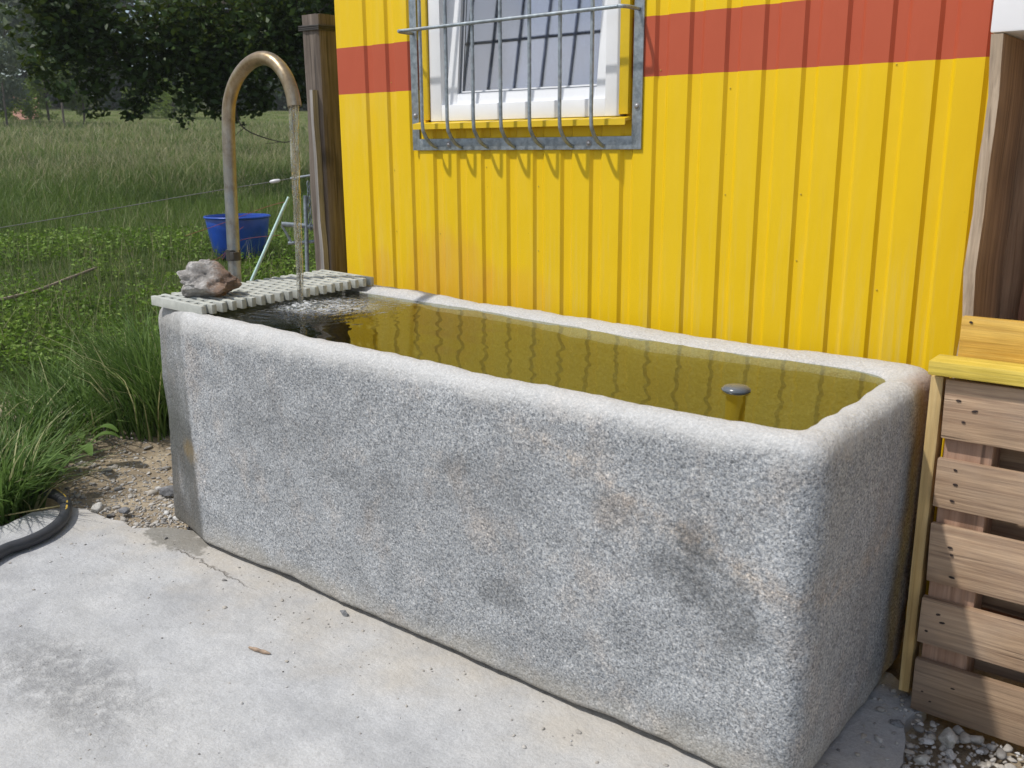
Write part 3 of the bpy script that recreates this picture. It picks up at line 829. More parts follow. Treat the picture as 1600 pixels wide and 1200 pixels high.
# ring of raised, broken water round the foot of the stream
bm = bmesh.new()
rows = []
for a in range(11):
    r = .006 + .009 * a
    row = []
    for k in range(40):
        an = 2 * math.pi * k / 40
        x, y = r * math.cos(an) * 1.2, r * math.sin(an)
        z = .010 * math.exp(-((r - .02) / .018) ** 2) + .006 * math.exp(-((r - .065) / .016) ** 2) + .010 * mnoise.noise(Vector((x * 55, y * 55, 2))) * (1 - a / 10) - .004 * (a == 10)
        row.append(bm.verts.new((x, y, z)))
    rows.append(row)
for a, b in zip(rows[:-1], rows[1:]):
    for k in range(40):
        bm.faces.new((a[k], a[(k + 1) % 40], b[(k + 1) % 40], b[k]))
from_bm('splash', bm, FOAM, ws, angle=180)

# ------------------------------------------------------------------ grate across the trough end
GW, GL, GT = .298, .763, .032
bm = bmesh.new()
nb = 20
bw = .018
pit = (GL - bw) / (nb - 1)
for j in range(nb):
    y = j * pit
    add_box(bm, (0, y, 0), (GW, y + bw, GT), .0025)
    if j < nb - 1:
        ns = 6
        for c in range(ns + 1):
            x = (c + (.72 if j % 2 else .22)) * GW / ns
            x0, x1 = x - .010, x + .010
            if x1 > GW - .004: continue
            add_box(bm, (x0, y + bw - .001, .001), (x1, y + pit + .001, GT - .0025))
grate = from_bm('plastic_grate', bm, GRATE, smooth=True, angle=30)
grate.location = (-.061, -.986, .832)
grate.rotation_euler = (R(1.0), R(1.6), R(.2))
tag(grate, 'pale grey slotted plastic grate lying across the far end of the trough', 'grate')

# rock on the grate
def rock(name, size, seed, mat, rough=.35, sub=4, facets=9):
    rr_ = random.Random(seed)
    bm = bmesh.new()
    bmesh.ops.create_icosphere(bm, subdivisions=sub, radius=1)
    planes = [(Vector((rr_.gauss(0, 1), rr_.gauss(0, 1), rr_.gauss(0, 1))).normalized(), rr_.uniform(.55, .88)) for _ in range(facets)]
    off = Vector((seed * 3.1, seed * 1.7, seed))
    for v in bm.verts:
        p = v.co.copy()
        for n_, d_ in planes:
            e = p.dot(n_) - d_
            if e > 0: p -= n_ * e * .92
        nn = mnoise.fractal(p * 1.6 + off, 1.0, 2.0, 5) * rough
        p *= 1 + nn
        v.co = (p.x * size[0], p.y * size[1], p.z * size[2])
    zmin = min(v.co.z for v in bm.verts)
    for v in bm.verts: v.co.z = max(v.co.z, zmin + size[2] * .25) - (zmin + size[2] * .25)
    return from_bm(name, bm, mat, angle=50)
rk = rock('rock', (.128, .088, .080), 12, ROCK, .36, 5, 18)
rk.location = (.085, -.855, .860); rk.rotation_euler = (0, 0, R(38))
tag(rk, 'craggy grey-brown rock weighing down the slotted grate', 'rock')

# ------------------------------------------------------------------ yellow cabin
XL, XR, ZR, YB = -.168, 5.2, 2.75, 2.5
SX = [-.002 + .1205 * k for k in range(0, 43)]
WX0, WX1, WZ0, WZ1 = .335, 1.215, 1.440, 2.46   # opening
cab = empty('yellow_cabin', (XL, 0, 0), 'yellow corrugated metal cabin with a red stripe, behind the trough', 'cabin')
bx = cab.location
GD, GWD = .010, .030
xs = [(XL, 0.0), (XL + .03, 0.0)]
for s in SX:
    if s + .04 > XR: break
    xs += [(s - .005, 0.0), (s + .005, GD), (s + .005 + GWD, GD), (s + .005 + GWD + .011, 0.0)]
xs.append((XR, 0.0))
def yat(x):
    for (a, ya), (b, yb) in zip(xs[:-1], xs[1:]):
        if a <= x <= b: return ya + (yb - ya) * (x - a) / (b - a)
    return 0
allx = sorted(set([x for x, _ in xs] + [WX0, WX1]))
zs = [-.02, 0.4, .8, WZ0, 1.9, WZ1, ZR]
bm = bmesh.new()
grid = [[bm.verts.new((x - XL, yat(x), z)) for z in zs] for x in allx]
for a in range(len(allx) - 1):
    for b in range(len(zs) - 1):
        xm = (allx[a] + allx[a + 1]) / 2; zm = (zs[b] + zs[b + 1]) / 2
        if WX0 < xm < WX1 and WZ0 < zm < WZ1: continue
        bm.faces.new((grid[a][b], grid[a + 1][b], grid[a + 1][b + 1], grid[a][b + 1]))
wallo = from_bm('wall', bm, WALL, cab, smooth=False)
sm = wallo.modifiers.new('thickness', 'SOLIDIFY'); sm.thickness = .004; sm.offset = -1
bm = bmesh.new()
add_box(bm, (.006, .02, ZR - .01), (XR - XL, YB, ZR + .05), .01)
from_bm('roof', bm, GALV, cab)
bm = bmesh.new()
add_box(bm, (0, .012, -.02), (.03, YB, ZR - .012)); add_box(bm, (XR - XL - .03, .012, -.02), (XR - XL, YB, ZR - .012)); add_box(bm, (.031, YB - .03, -.02), (XR - XL - .031, YB, ZR - .012))
from_bm('shell', bm, YTRIM, cab, smooth=False)
bm = bmesh.new()
add_box(bm, (.04, .11, .02), (XR - XL - .04, YB - .04, .06)); from_bm('floor_panel', bm, INNER, cab, smooth=False)

# fixings: screws on the wall
SCREW = mat_plain('screw_paint', (.45, .33, .05), .5)
for s in SX[1:20:2]:
    for z in (1.24, 1.555, .98):
        if WX0 - .1 < s < WX1 + .1 and z > 1.25: continue
        if random.random() < .45: continue
        bm = bmesh.new()
        bmesh.ops.create_icosphere(bm, subdivisions=2, radius=.0022, matrix=Matrix.Translation((s - XL + .014, GD - .0015, z + random.uniform(-.05, .05))) @ Matrix.Diagonal((1, .6, 1, 1)))
        from_bm('screw', bm, SCREW, cab)

# window
def rect_frame(bm, x0, x1, z0, z1, w, y0, y1, bev=.003):
    """a four-piece frame, mitred by butting: stiles full height, rails between"""
    add_box(bm, (x0, y0, z0), (x0 + w, y1, z1), bev)
    add_box(bm, (x1 - w, y0, z0), (x1, y1, z1), bev)
    add_box(bm, (x0 + w - .0005, y0 + .0006, z0), (x1 - w + .0005, y1 - .0006, z0 + w), bev)
    add_box(bm, (x0 + w - .0005, y0 + .0006, z1 - w), (x1 - w + .0005, y1 - .0006, z1), bev)
win = bpy.data.objects.new('window', None); win.empty_display_size = .1
COL.objects.link(win); win.parent = cab; win.location = (-XL, 0, 0)
bm = bmesh.new(); rect_frame(bm, .352, 1.198, 1.447, 2.44, .058, -.006, .064); from_bm('frame', bm, PVC, win)
bm = bmesh.new()
# yellow reveal profile round the frame + sill drip
add_box(bm, (.318, -.016, 1.452), (.350, .008, 2.46), .002); add_box(bm, (1.200, -.016, 1.452), (1.235, .008, 2.46), .002)
add_box(bm, (.318, -.016, 2.461), (1.235, .008, 2.49), .002)
from_bm('trim', bm, YTRIM, win)
bm = bmesh.new()
vs = [(.290, -.040, 1.418), (.290, -.040, 1.438), (.290, .004, 1.4465), (.290, .004, 1.436), (.290, -.037, 1.429), (.290, -.037, 1.418)]
A = [bm.verts.new(v) for v in vs]; B = [bm.verts.new((1.240, v[1], v[2])) for v in vs]
for k in range(6):
    bm.faces.new((A[k], A[(k + 1) % 6], B[(k + 1) % 6], B[k]))
bm.faces.new(A); bm.faces.new(B[::-1])
from_bm('sill', bm, YTRIM, win, smooth=False)
# sash, tilted inwards at the top about its foot
sash = bpy.data.objects.new('sash', None)
TILT = R(-5.5)
def tilted(o):
    o.rotation_euler = (TILT, 0, 0); o.location = (0, .012, 1.478)
    return o
bm = bmesh.new(); rect_frame(bm, .408, 1.160, 0, .915, .066, -.006, .058)
rect_frame(bm, .4742, 1.0938, .0662, .8488, .010, .0105, .030, 0)
tilted(from_bm('sash', bm, PVC, win))
bm = bmesh.new(); rect_frame(bm, .472, 1.096, .064, .851, .006, .005, .010, 0); tilted(from_bm('gasket', bm, DARKGREY, win))
bm = bmesh.new(); add_box(bm, (.479, .012, .071), (1.089, .016, .844)); tilted(from_bm('glass', bm, GLASS, win, smooth=False))
bm = bmesh.new()
nc = 90
fr_ = []; 
for k in range(nc + 1):
    x = .36 + .84 * k / nc
    y = .20 + .022 * math.sin(k * .62) + .012 * math.sin(k * 1.7 + 1)
    fr_.append((bm.verts.new((x, y, 1.38)), bm.verts.new((x + .01 * math.sin(k * .2), y + .01, 2.45))))
for a, b in zip(fr_[:-1], fr_[1:]):
    bm.faces.new((a[0], b[0], b[1], a[1]))
cu = from_bm('curtain', bm, CURTAIN, win, angle=180)
bm = bmesh.new(); rect_frame(bm, .4105, .4135, 1.49, 2.40, .001, .066, .075, 0); bm.free()

# grille
gri = bpy.data.objects.new('window_grille', None); gri.empty_display_size = .1
COL.objects.link(gri); gri.parent = cab; gri.location = (-XL, 0, 0)
bm = bmesh.new()
GX0, GX1, GZ0, GZ1, OFF = .256, 1.282, 1.341, 2.56, -.083
add_box(bm, (GX0, -.0075, GZ0), (GX0 + .036, -.0015, GZ1), .001)
add_box(bm, (GX1 - .036, -.0075, GZ0), (GX1, -.0015, GZ1), .001)
add_box(bm, (GX0 + .0355, -.0072, GZ0), (GX1 - .0355, -.0018, GZ0 + .042), .001)
add_box(bm, (GX0 + .0355, -.0072, GZ1 - .042), (GX1 - .0355, -.0018, GZ1), .001)
from_bm('grille_frame', bm, GALV, gri)
for k in range(7):
    x = .383 + .126 * k
    pts = [(x, -.006, 1.352), (x, -.020, 1.356), (x, -.050, 1.372), (x, -.072, 1.398), (x, OFF, 1.435), (x, OFF, 1.6), (x, OFF, 2.0), (x, OFF, 2.44), (x, -.07, 2.50), (x, -.03, 2.535), (x, -.006, 2.545)]
    bm = bmesh.new(); add_tube(bm, smooth_path(pts, 4), .0066, 10); from_bm('bar', bm, GALV, gri)
for z in (1.768, 2.18):
    yb_ = OFF - .0126
    pts = [(GX0 + .018, -.006, z), (GX0 + .018, -.04, z), (GX0 + .020, -.075, z), (GX0 + .035, yb_, z), (GX0 + .08, yb_, z), (.77, yb_, z), (GX1 - .08, yb_, z), (GX1 - .035, yb_, z), (GX1 - .020, -.075, z), (GX1 - .018, -.04, z), (GX1 - .018, -.006, z)]
    bm = bmesh.new(); add_tube(bm, smooth_path(pts, 4), .0062, 10); from_bm('crossbar', bm, GALV, gri)
for (x, z) in ((GX0 + .018, 1.470), (GX1 - .018, 1.475), (.445, 1.362), (1.08, 1.362), (GX0 + .018, 2.2), (GX1 - .018, 2.2)):
    bm = bmesh.new()
    bmesh.ops.create_icosphere(bm, subdivisions=2, radius=.0085, matrix=Matrix.Translation((x, -.009, z)) @ Matrix.Diagonal((1, .65, 1, 1)))
    add_tube(bm, [(x, -.0073, z), (x, -.0093, z)], .0115, 14)
    from_bm('bolt', bm, WIRE, gri)

# ------------------------------------------------------------------ post beside the cabin
po = empty('fence_post', (-.49, .195, float(terr(-.49, .195))), 'thick weathered square wooden post beside the left cabin corner', 'post')
zb = po.location.z
bm = bmesh.new()
segs = 22; H0, H1 = -.1, 1.915 - zb
rings = []
for k in range(segs + 1):
    z = H0 + (H1 - H0) * k / segs
    ring = []
    for c in range(24):
        a = c / 24 * 4; side = int(a); f = a - side
        cs = [(-1, -1), (1, -1), (1, 1), (-1, 1)]
        p0, p1 = cs[side], cs[(side + 1) % 4]
        x = p0[0] + (p1[0] - p0[0]) * f; y = p0[1] + (p1[1] - p0[1]) * f
        if f < .01: x *= .92; y *= .92
        hw = .060
        nz = mnoise.noise(Vector((x * 2, y * 2, z * 2.2))) * .006 + mnoise.noise(Vector((x * 9, y * 9, z * 1.2))) * .004
        ring.append(bm.verts.new((x * (hw + nz), y * (hw + nz), z + (.006 * mnoise.noise(Vector((x * 3, y * 3, 5))) if k == segs else 0))))
    rings.append(ring)
for a, b in zip(rings[:-1], rings[1:]):
    for c in range(24):
        bm.faces.new((a[c], a[(c + 1) % 24], b[(c + 1) % 24], b[c]))
bm.faces.new(rings[-1]); bm.faces.new(rings[0][::-1])
from_bm('shaft', bm, W_POST, po, angle=35)
bm = bmesh.new()
pts = [(-.066, -.066, H1 - .055), (.066, -.066, H1 - .058), (.066, .066, H1 - .055), (-.066, .066, H1 - .052), (-.066, -.066, H1 - .055)]
for dz in (0, .008, -.007):
    add_tube(bm, [(x, y, z + dz) for x, y, z in pts], .004, 6)
from_bm('wire_band', bm, IRON, po)
bm = bmesh.new(); rj = random.Random(2)
vs = []
for k in range(13):
    z = H0 + (1.60 - zb - H0) * k / 12
    w = .012 * mnoise.noise(Vector((z * 3, 1, 0))) ; ln = .030 - .0 * k
    vs.append([bm.verts.new(v) for v in ((.018 + w * .5 - .02 * (k / 12) + .01, -.087 + w * .3, z), (.050 + w - .02 * (k / 12) , -.089 + w * .3, z), (.052 + w - .02 * (k / 12), -.062, z), (.018 + w * .5 - .02 * (k / 12) + .01, -.062, z))])
for a, b in zip(vs[:-1], vs[1:]):
    for c in range(4): bm.faces.new((a[c], a[(c + 1) % 4], b[(c + 1) % 4], b[c]))
bm.faces.new(vs[-1]); bm.faces.new(vs[0][::-1])
from_bm('batten', bm, W_BATTEN, po, angle=30)

# ------------------------------------------------------------------ bits behind the trough
bk = empty('feed_tub', (-3.29, 1.665, .545), 'round blue plastic feed tub on the grass left of the wooden post', 'tub')
def lathe(bm, prof_, n=40, mi=0):
    rings_ = [[bm.verts.new((r * math.cos(2 * math.pi * k / n), r * math.sin(2 * math.pi * k / n), z)) for k in range(n)] for r, z in prof_]
    for a, b in zip(rings_[:-1], rings_[1:]):
        for k in range(n):
            bm.faces.new((a[k], a[(k + 1) % n], b[(k + 1) % n], b[k])).material_index = mi
    bm.faces.new(rings_[0][::-1]); bm.faces.new(rings_[-1])
bm = bmesh.new(); lathe(bm, [(.17, 0), (.185, .012), (.205, .10), (.225, .21), (.238, .305), (.236, .309), (.230, .306), (.217, .21), (.178, .02), (.17, .018)]); from_bm('body', bm, BLUE, bk, angle=50)
bm = bmesh.new(); lathe(bm, [(.2395, .296), (.247, .299), (.249, .308), (.244, .3145), (.236, .3145), (.2345, .310)]); bmesh.ops.delete(bm, geom=[f for f in bm.faces if len(f.verts) > 4], context='FACES_ONLY'); from_bm('rim', bm, BLUE, bk, angle=60)
# pale green stake leaning behind the grate  (bottom, top)
st_b, st_t = Vector((-1.29, -.10, .04)), Vector((-.905, .27, 1.089))
bm = bmesh.new(); add_tube(bm, [st_b, st_t], .0085, 10); add_tube(bm, [st_t, st_t + (st_t - st_b).normalized() * .035], .006, 8)
stake = tag(from_bm('fence_stake', bm, STAKE), 'thin pale green plastic fence stake leaning beside the blue tub', 'fence stake')

# gate ironwork hung at the post
ga = empty('metal_gate', (-.62, .30, float(terr(-.62, .30))), 'grey tubular metal gate end with hinges behind the falling water', 'gate')
def gtube(name, a, b, r):
    bm = bmesh.new(); add_tube(bm, [Vector(a) - ga.location, Vector(b) - ga.location], r, 10); return from_bm(name, bm, GALV, ga)
gtube('rail', (-.681, .064, 1.012), (-.55, .215, .992), .011)
gtube('rail', (-.667, .083, .923), (-.55, .22, .930), .008)
gtube('brace', (-.681, .064, 1.006), (-.657, .094, .929), .006)
gtube('upright', (-.604, .150, 1.14), (-.622, .132, .30), .010)
bm = bmesh.new()
for k in range(9):
    c = Vector((-.590, .160, 1.19 - .024 * k)) - ga.location
    ring = []
    for s in range(13):
        a = 2 * math.pi * s / 12
        o = Vector((math.cos(a) * .007, 0, math.sin(a) * .015)) if k % 2 else Vector((0, math.cos(a) * .007, math.sin(a) * .015))
        ring.append(c + o)
    add_tube(bm, ring, .0028, 6, cap=False)
from_bm('chain', bm, GALV, ga)

# wire with insulator, running off the post over the meadow
wr = empty('fence_wire', (-.552, .170, 1.234), 'single steel fence wire with pale insulator running left from the post', 'wire')
bm = bmesh.new(); pts = [(0, 0, 0), (-.139, -.119, -.027), (-.30, -.27, -.06), (-1.6, -1.5, -.32), (-3.8, -3.4, -.55)]
add_tube(bm, smooth_path(pts, 6), .0017, 6); from_bm('strand', bm, WIRED, wr)
bm = bmesh.new(); c = Vector((-.139, -.119, -.027)); dr = Vector((-.139, -.119, -.027)).normalized()
add_tube(bm, [c - dr * .025, c - dr * .02, c, c + dr * .02, c + dr * .025], [.003, .007, .009, .007, .003], 12); from_bm('insulator', bm, PORCELAIN, wr, angle=70)
bm = bmesh.new(); add_tube(bm, [(.02, .017, .004), (-.085, -.073, -.016)], .005, 8); from_bm('hook', bm, GALV, wr)
cords = [([(-.90, .275, 1.095), (-1.4, .62, 1.06), (-2.05, .98, .99), (-2.19, .78, .905), (-2.36, .62, .83)], 'dull red fence string running from the stake tip past the tub rim'),
         ([(-2.0, 1.06, .82), (-2.13, .88, .80), (-2.17, .80, .74), (-2.2, .76, .68)], 'dull red string crossing low in front of the blue tub'),
         ([(-2.12, .88, .88), (-2.17, .82, .82), (-2.16, .80, .76), (-2.24, .74, .68), (-2.4, .66, .66)], 'slack red string end dangling before the left half of the tub')]
for pts, lab in cords:
    bm = bmesh.new(); add_tube(bm, smooth_path(pts, 6), .0014, 6); tag(from_bm('red_string', bm, ORANGE), lab, 'string')

# ------------------------------------------------------------------ pallets
def plank(name, x0, x1, z0, z1, y0, y1, mat, parent, seed, nails=()):
    rp = random.Random(seed)
    bm = bmesh.new()
    add_box(bm, (x0, y0, z0), (x1, y1, z1), .0035, 0, .002, rp)
    for (nx, nz) in nails:
        c = Vector((nx, y0 - .0006, nz))
        mtx = Matrix.Translation(c) @ Matrix.Rotation(R(90), 4, 'X') @ Matrix.Rotation(rp.uniform(-.3, .3), 4, 'Z') @ Matrix.Diagonal((rp.uniform(1.2, 2.2), .8, 1, 1))
        r = bmesh.ops.create_cone(bm, cap_ends=True, segments=10, radius1=.0034, radius2=.0028, depth=.002, matrix=mtx)
        for v in r['verts']:
            for f in v.link_faces: f.material_index = 1
    return from_bm(name, bm, [mat, NAIL], parent, angle=35)
p1 = empty('wooden_pallet', (2.39, -.5, 0), 'unpainted wooden pallet standing on edge right of the trough', 'pallet')
zz = [(.700, .838), (.532, .650), (.348, .492), (.185, .302), (.004, .140)]
for k, (a, b) in enumerate(zz):
    rp = random.Random(40 + k)
    nails = []
    for bx_ in (.05, .60, 1.13):
        nails += [(bx_ + rp.uniform(-.035, .035), a + (b - a) * rp.uniform(.15, .35)), (bx_ + rp.uniform(-.02, .05), a + (b - a) * rp.uniform(.6, .85)), (bx_ + rp.uniform(-.04, .02), a + (b - a) * rp.uniform(.4, .6))]
    plank('plank', .0 + rp.uniform(-.003, .004), 1.2, a, b, 0 + rp.uniform(0, .003), .020, W_PALLET, p1, k, nails)
for x in (.006, .55, 1.09):
    plank('stringer', x, x + .105, .010, .832, .0212, .10, W_STR, p1, 20 + int(x * 10))
for k, z in enumerate((.106, .268, .455, .615)):
    plank('back_board', .0, 1.2, z, z + .125, .1012, .12, W_PALLET, p1, 60 + k)
plank('back_board', .0, 1.2, .762, .832, .1012, .12, W_PALLET, p1, 66)

p2 = empty('yellow_pallet', (2.355, -.43, 0), 'yellow painted pallet standing behind the unpainted one, its ledge on top', 'pallet')
plank('lath', -.004, .024, .028, .835, -.045, .010, W_LATH, p2, 77)
plank('ledge_board', .0, 1.15, .846, .880, -.090, -.005, W_YEL2, p2, 78)
plank('top_board', .040, 1.15, .870, .972, -.0035, .020, W_YEL, p2, 79, [(.06, .96), (.19, .905), (.30, .95)])

# upright boards behind the pallets
def wany_board(name, x0, y0, y1, z0, z1, thick, mat, seed, label):
    bm = bmesh.new(); rows = []
    for k in range(25):
        z = z0 + (z1 - z0) * k / 24
        w = .018 * mnoise.noise(Vector((z * 2.4, seed, 0))) + .007 * mnoise.noise(Vector((z * 8, seed, 3)))
        if k < 7: w -= .0
        rows.append([bm.verts.new(v) for v in ((x0 + w * .6, y0 + w, z), (x0 + thick + w * .3, y0 + w + .002, z), (x0 + thick + w * .3, y1, z), (x0 + w * .3, y1, z))])
    for a, b in zip(rows[:-1], rows[1:]):
        for c in range(4): bm.faces.new((a[c], a[(c + 1) % 4], b[(c + 1) % 4], b[c]))
    bm.faces.new(rows[-1]); bm.faces.new(rows[0][::-1])
    bm.normal_update()
    for f in bm.faces:
        if abs(f.normal.x) > .7: f.material_index = 1
    return tag(from_bm(name, bm, mat, angle=30), label, 'board')
wany_board('upright_board', 2.368, -.33, -.045, .02, 1.585, .024, [W_GREYB, W_BROWN], 3.0, 'weathered upright board with wavy edge against the yellow wall')
wany_board('upright_board', 2.376, -.042, -.016, .02, 1.58, .064, [W_BROWN, W_BROWN], 15.0, 'narrow brown board behind the wavy weathered one, against the wall')
wany_board('upright_board', 2.4425, -.058, -.016, .02, 1.58, .24, [W_RED, W_RED], 19.0, 'wide reddish brown board at the right edge, against the wall')
bm = bmesh.new(); add_box(bm, (2.362, -.325, 1.588), (3.0, -.03, 1.93), .006)
tag(from_bm('white_panel', bm, WHITEBOARD, angle=35), 'smooth white box resting on top of the upright brown boards', 'box')

# ------------------------------------------------------------------ hose
hp = [(.30, -2.15, .024), (-.05, -1.85, .024), (-.24, -1.60, .024), (-.313, -1.475, .024), (-.320, -1.395, .024), (-.352, -1.305, .024), (-.434, -1.210, .024), (-.550, -1.140, .026), (-.64, -1.115, .03), (-.74, -1.12, .03), (-.9, -1.18, .01)]
bm = bmesh.new(); n = 24
rings = add_tube(bm, smooth_path(hp, 8), .0215, n)
bm.verts.index_update()
me = bpy.data.meshes.new('garden_hose')
bmesh.ops.recalc_face_normals(bm, faces=bm.faces)
stripe = [1.0 if (vi % n) == 1 and v_.co.x < -.46 else 0.0 for vi, v_ in enumerate(bm.verts)]
bm.to_mesh(me); bm.free()
me.polygons.foreach_set('use_smooth', [True] * len(me.polygons))
at = me.attributes.new('tint', 'FLOAT', 'POINT'); at.data.foreach_set('value', stripe)
tag(link('rubber_hose', me, HOSE), 'thick black rubber hose with dotted yellow line curling out of the grass', 'hose')

# ------------------------------------------------------------------ stones
def ico(sub):
    bm = bmesh.new(); bmesh.ops.create_icosphere(bm, subdivisions=sub, radius=1)
    v = np.array([tuple(x.co) for x in bm.verts]); f = np.array([[x.index for x in t.verts] for t in bm.faces]); bm.free(); return v, f
IV, IF = ico(2)
def stones(name, xy, sizes, seed, z=None):
    g = np.random.default_rng(seed)
    V, F, T = [], [], []
    n = len(xy); off = 0
    for (x, y), s in zip(xy, sizes):
        sc = s * np.array([g.uniform(.8, 1.5), g.uniform(.7, 1.1), g.uniform(.45, .8)])
        p = IV.copy()
        for _ in range(7):
            nn = g.normal(size=3); nn /= np.linalg.norm(nn); d = g.uniform(.38, .8)
            e = np.clip(p @ nn - d, 0, None); p = p - np.outer(e, nn) * .95
        p = p * sc
        a = g.uniform(0, 6.28); c, s_ = math.cos(a), math.sin(a)
        p = np.stack([p[:, 0] * c - p[:, 1] * s_, p[:, 0] * s_ + p[:, 1] * c, p[:, 2]], 1)
        zz_ = float(terr(x, y)) if z is None else z
        p += np.array([x, y, zz_ + sc[2] * .35])
        V.append(p); F.append(IF + off); off += len(p); T.append(np.full(len(p), g.beta(2, 2)))
    return from_np(name, np.vstack(V), [np.vstack(F)], GRAVEL, tint=np.concatenate(T), smooth=False)
g = np.random.default_rng(3)
xy = []; sz = []
while len(xy) < 3800:
    x = g.uniform(-1.7, -.03); y = g.uniform(-1.09, .1)
    d = abs(x + .22) * .55 + abs(y + .80) * .9
    if g.random() > math.exp(-d * 2.6): continue
    if y < -1.03 and x > -.45 or y < -1.06: continue
    xy.append((x, y)); sz.append(min(.020, .0036 * math.exp(abs(g.normal(0, .60)))))
kind(stones('gravel', xy, sz, 4), 'stuff')
xy = []; sz = []
while len(xy) < 2200:
    x = g.uniform(2.30, 3.1); y = g.uniform(-1.2, -.40)
    lim = 2.42 + max(0, (-.70 - y)) * .75
    if x < lim and g.random() > .05: continue
    if y > -.51 and x > 2.38: continue
    xy.append((x, y)); sz.append(min(.022, .0036 * math.exp(abs(g.normal(0, .72)))))
o = kind(stones('rubble', xy, sz, 9, z=-.008), 'stuff')
# loose crumbs on the slab
xy = []; sz = []
for _ in range(150):
    x = g.uniform(-.5, 2.2); y = -1.02 - abs(g.normal(0, .16)); xy.append((x, y)); sz.append(.0022 * math.exp(abs(g.normal(0, .5))))
for _ in range(110):
    xy.append((g.uniform(-.4, 1.7), g.uniform(-2.1, -1.05))); sz.append(.0025 * math.exp(abs(g.normal(0, .45))))
for _ in range(60):
    xy.append((g.uniform(2.3, 2.42), g.uniform(-.95, -.4))); sz.append(.004 * math.exp(abs(g.normal(0, .5))))
kind(stones('grit', xy, sz, 12, z=0), 'stuff')
def stone(loc, size, mat, seed, label):
    o = rock('stone', size, seed, mat, .22, 3, 12); o.location = loc; o.rotation_euler = (0, 0, seed)
    return tag(o, label, 'stone')
stone((-.465, -1.062, -.004), (.032, .024, .024), PALESTONE, 21, 'rounded pale stone at the concrete edge, right of the hose bend')
stone((-.41, -.985, -.02), (.024, .02, .018), GREYSTONE, 22, 'smaller stone just behind the rounded pale stone')
stone((-.46, -.76, -.02), (.045, .028, .022), GREYSTONE, 23, 'flat grey stone in the gravel left of the trough corner')
stone((2.50, -.585, -.006), (.030, .022, .022), PALESTONE, 24, 'chunky pale stone lying against the bottom pallet plank')
stone((2.475, -.69, -.008), (.022, .015, .014), PALESTONE, 26, 'pale stone at the edge of the rubble nearest the trough')
stone((2.385, -.585, .0), (.018, .012, .010), GREYSTONE, 25, 'small dark stone on the concrete near the right end of the trough')
stone((.92, -1.035, 0), (.017, .010, .010), GREYSTONE, 28, 'small dark stone chip lying along the front foot of the trough')

# sticks
bm = bmesh.new(); pts = [(-3.25, -.22, .0), (-3.3, .08, .0), (-3.42, .38, .0), (-3.5, .62, 0)]
pts = [(x, y, float(terr(x, y)) + .075) for x, y, _ in pts]
add_tube(bm, smooth_path(pts, 4), [.014 - .0004 * k for k in range(13)], 8); tag(from_bm('wood_stick', bm, W_STICK), 'long dry wooden stick lying on the grassy bank at the left', 'stick')
bm = bmesh.new(); pts = [(-.60, -1.13, .012), (-.68, -1.27, .004), (-.77, -1.42, -.01)]
add_tube(bm, smooth_path(pts, 4), .0025, 5); tag(from_bm('dry_straw', bm, mat_plain('straw', (.55, .45, .2), .8)), 'pale dry straw stalk on the soil beside the black hose', 'straw')
bm = bmesh.new(); pts = [(.86, -1.33, .004), (.90, -1.325, .006), (.935, -1.315, .004)]
add_tube(bm, smooth_path(pts, 3), [.003, .004, .006, .0045, .006, .004, .002], 6); tag(from_bm('wood_chip', bm, mat_plain('chip', (.30, .215, .15), .8, 0, .4, 60)), 'small brown wood chip on the open concrete', 'wood chip')

# ------------------------------------------------------------------ grass
def blades(root, h, w, lean, az, bend, tint):
    """root (n,3). Returns verts, quads, tris, tint."""
    n = len(root)
    ts = np.array([0, .35, .7, 1.0])
    d = np.stack([np.cos(az), np.sin(az), np.zeros(n)], 1)
    fa = az + rng.uniform(-1.2, 1.2, n) + math.pi / 2
    s = np.stack([np.cos(fa), np.sin(fa), np.zeros(n)], 1)
    V = np.zeros((n, 7, 3))
    for k, t in enumerate(ts):
        hor = h * (lean * t + bend * t * t)
        ver = h * t * (1 - .35 * bend * t)
        c = root + d * hor[:, None] + np.array([0, 0, 1.]) * ver[:, None]
        ww = w * (1 - t * .75) * .5
        if k < 3:
            V[:, 2 * k] = c - s * ww[:, None]; V[:, 2 * k + 1] = c + s * ww[:, None]
        else:
            V[:, 6] = c
    b = (np.arange(n) * 7)[:, None]
    Q = np.concatenate([b + np.array([[0, 1, 3, 2]]), b + np.array([[2, 3, 5, 4]])])
    T = b + np.array([[4, 5, 6]])
    return V.reshape(-1, 3), Q, T, np.repeat(tint, 7)

def leaves(cen, size, tint, flat=.5, asp=.5):
    n = len(cen)
    a = rng.normal(size=(n, 3)); a[:, 2] *= flat; a /= np.linalg.norm(a, axis=1)[:, None]
    b = rng.normal(size=(n, 3)); b -= a * (a * b).sum(1)[:, None]; b /= np.linalg.norm(b, axis=1)[:, None]
    c = np.cross(a, b)
    L = size[:, None]
    V = np.stack([cen - a * L * .5, cen + b * L * asp * .5 + c * L * .08 - a * L * .05, cen + a * L * .5 - c * L * .10, cen - b * L * asp * .5 + c * L * .08 - a * L * .05], 1)
    Q = (np.arange(n) * 4)[:, None] + np.arange(4)[None]
    return V.reshape(-1, 3), Q, np.repeat(tint, 4)

def wedge(n, d0, d1, a0=42, a1=76, power=1.0):
    """random points in a fan seen from the camera's side of the meadow: angle from +y towards -x"""
    u = rng.random(n)
    d = d0 * (d1 / d0) ** (u ** power)
    a = np.radians(rng.uniform(a0, a1, n))
    return CAM.x - d * np.sin(a), CAM.y + d * np.cos(a), d

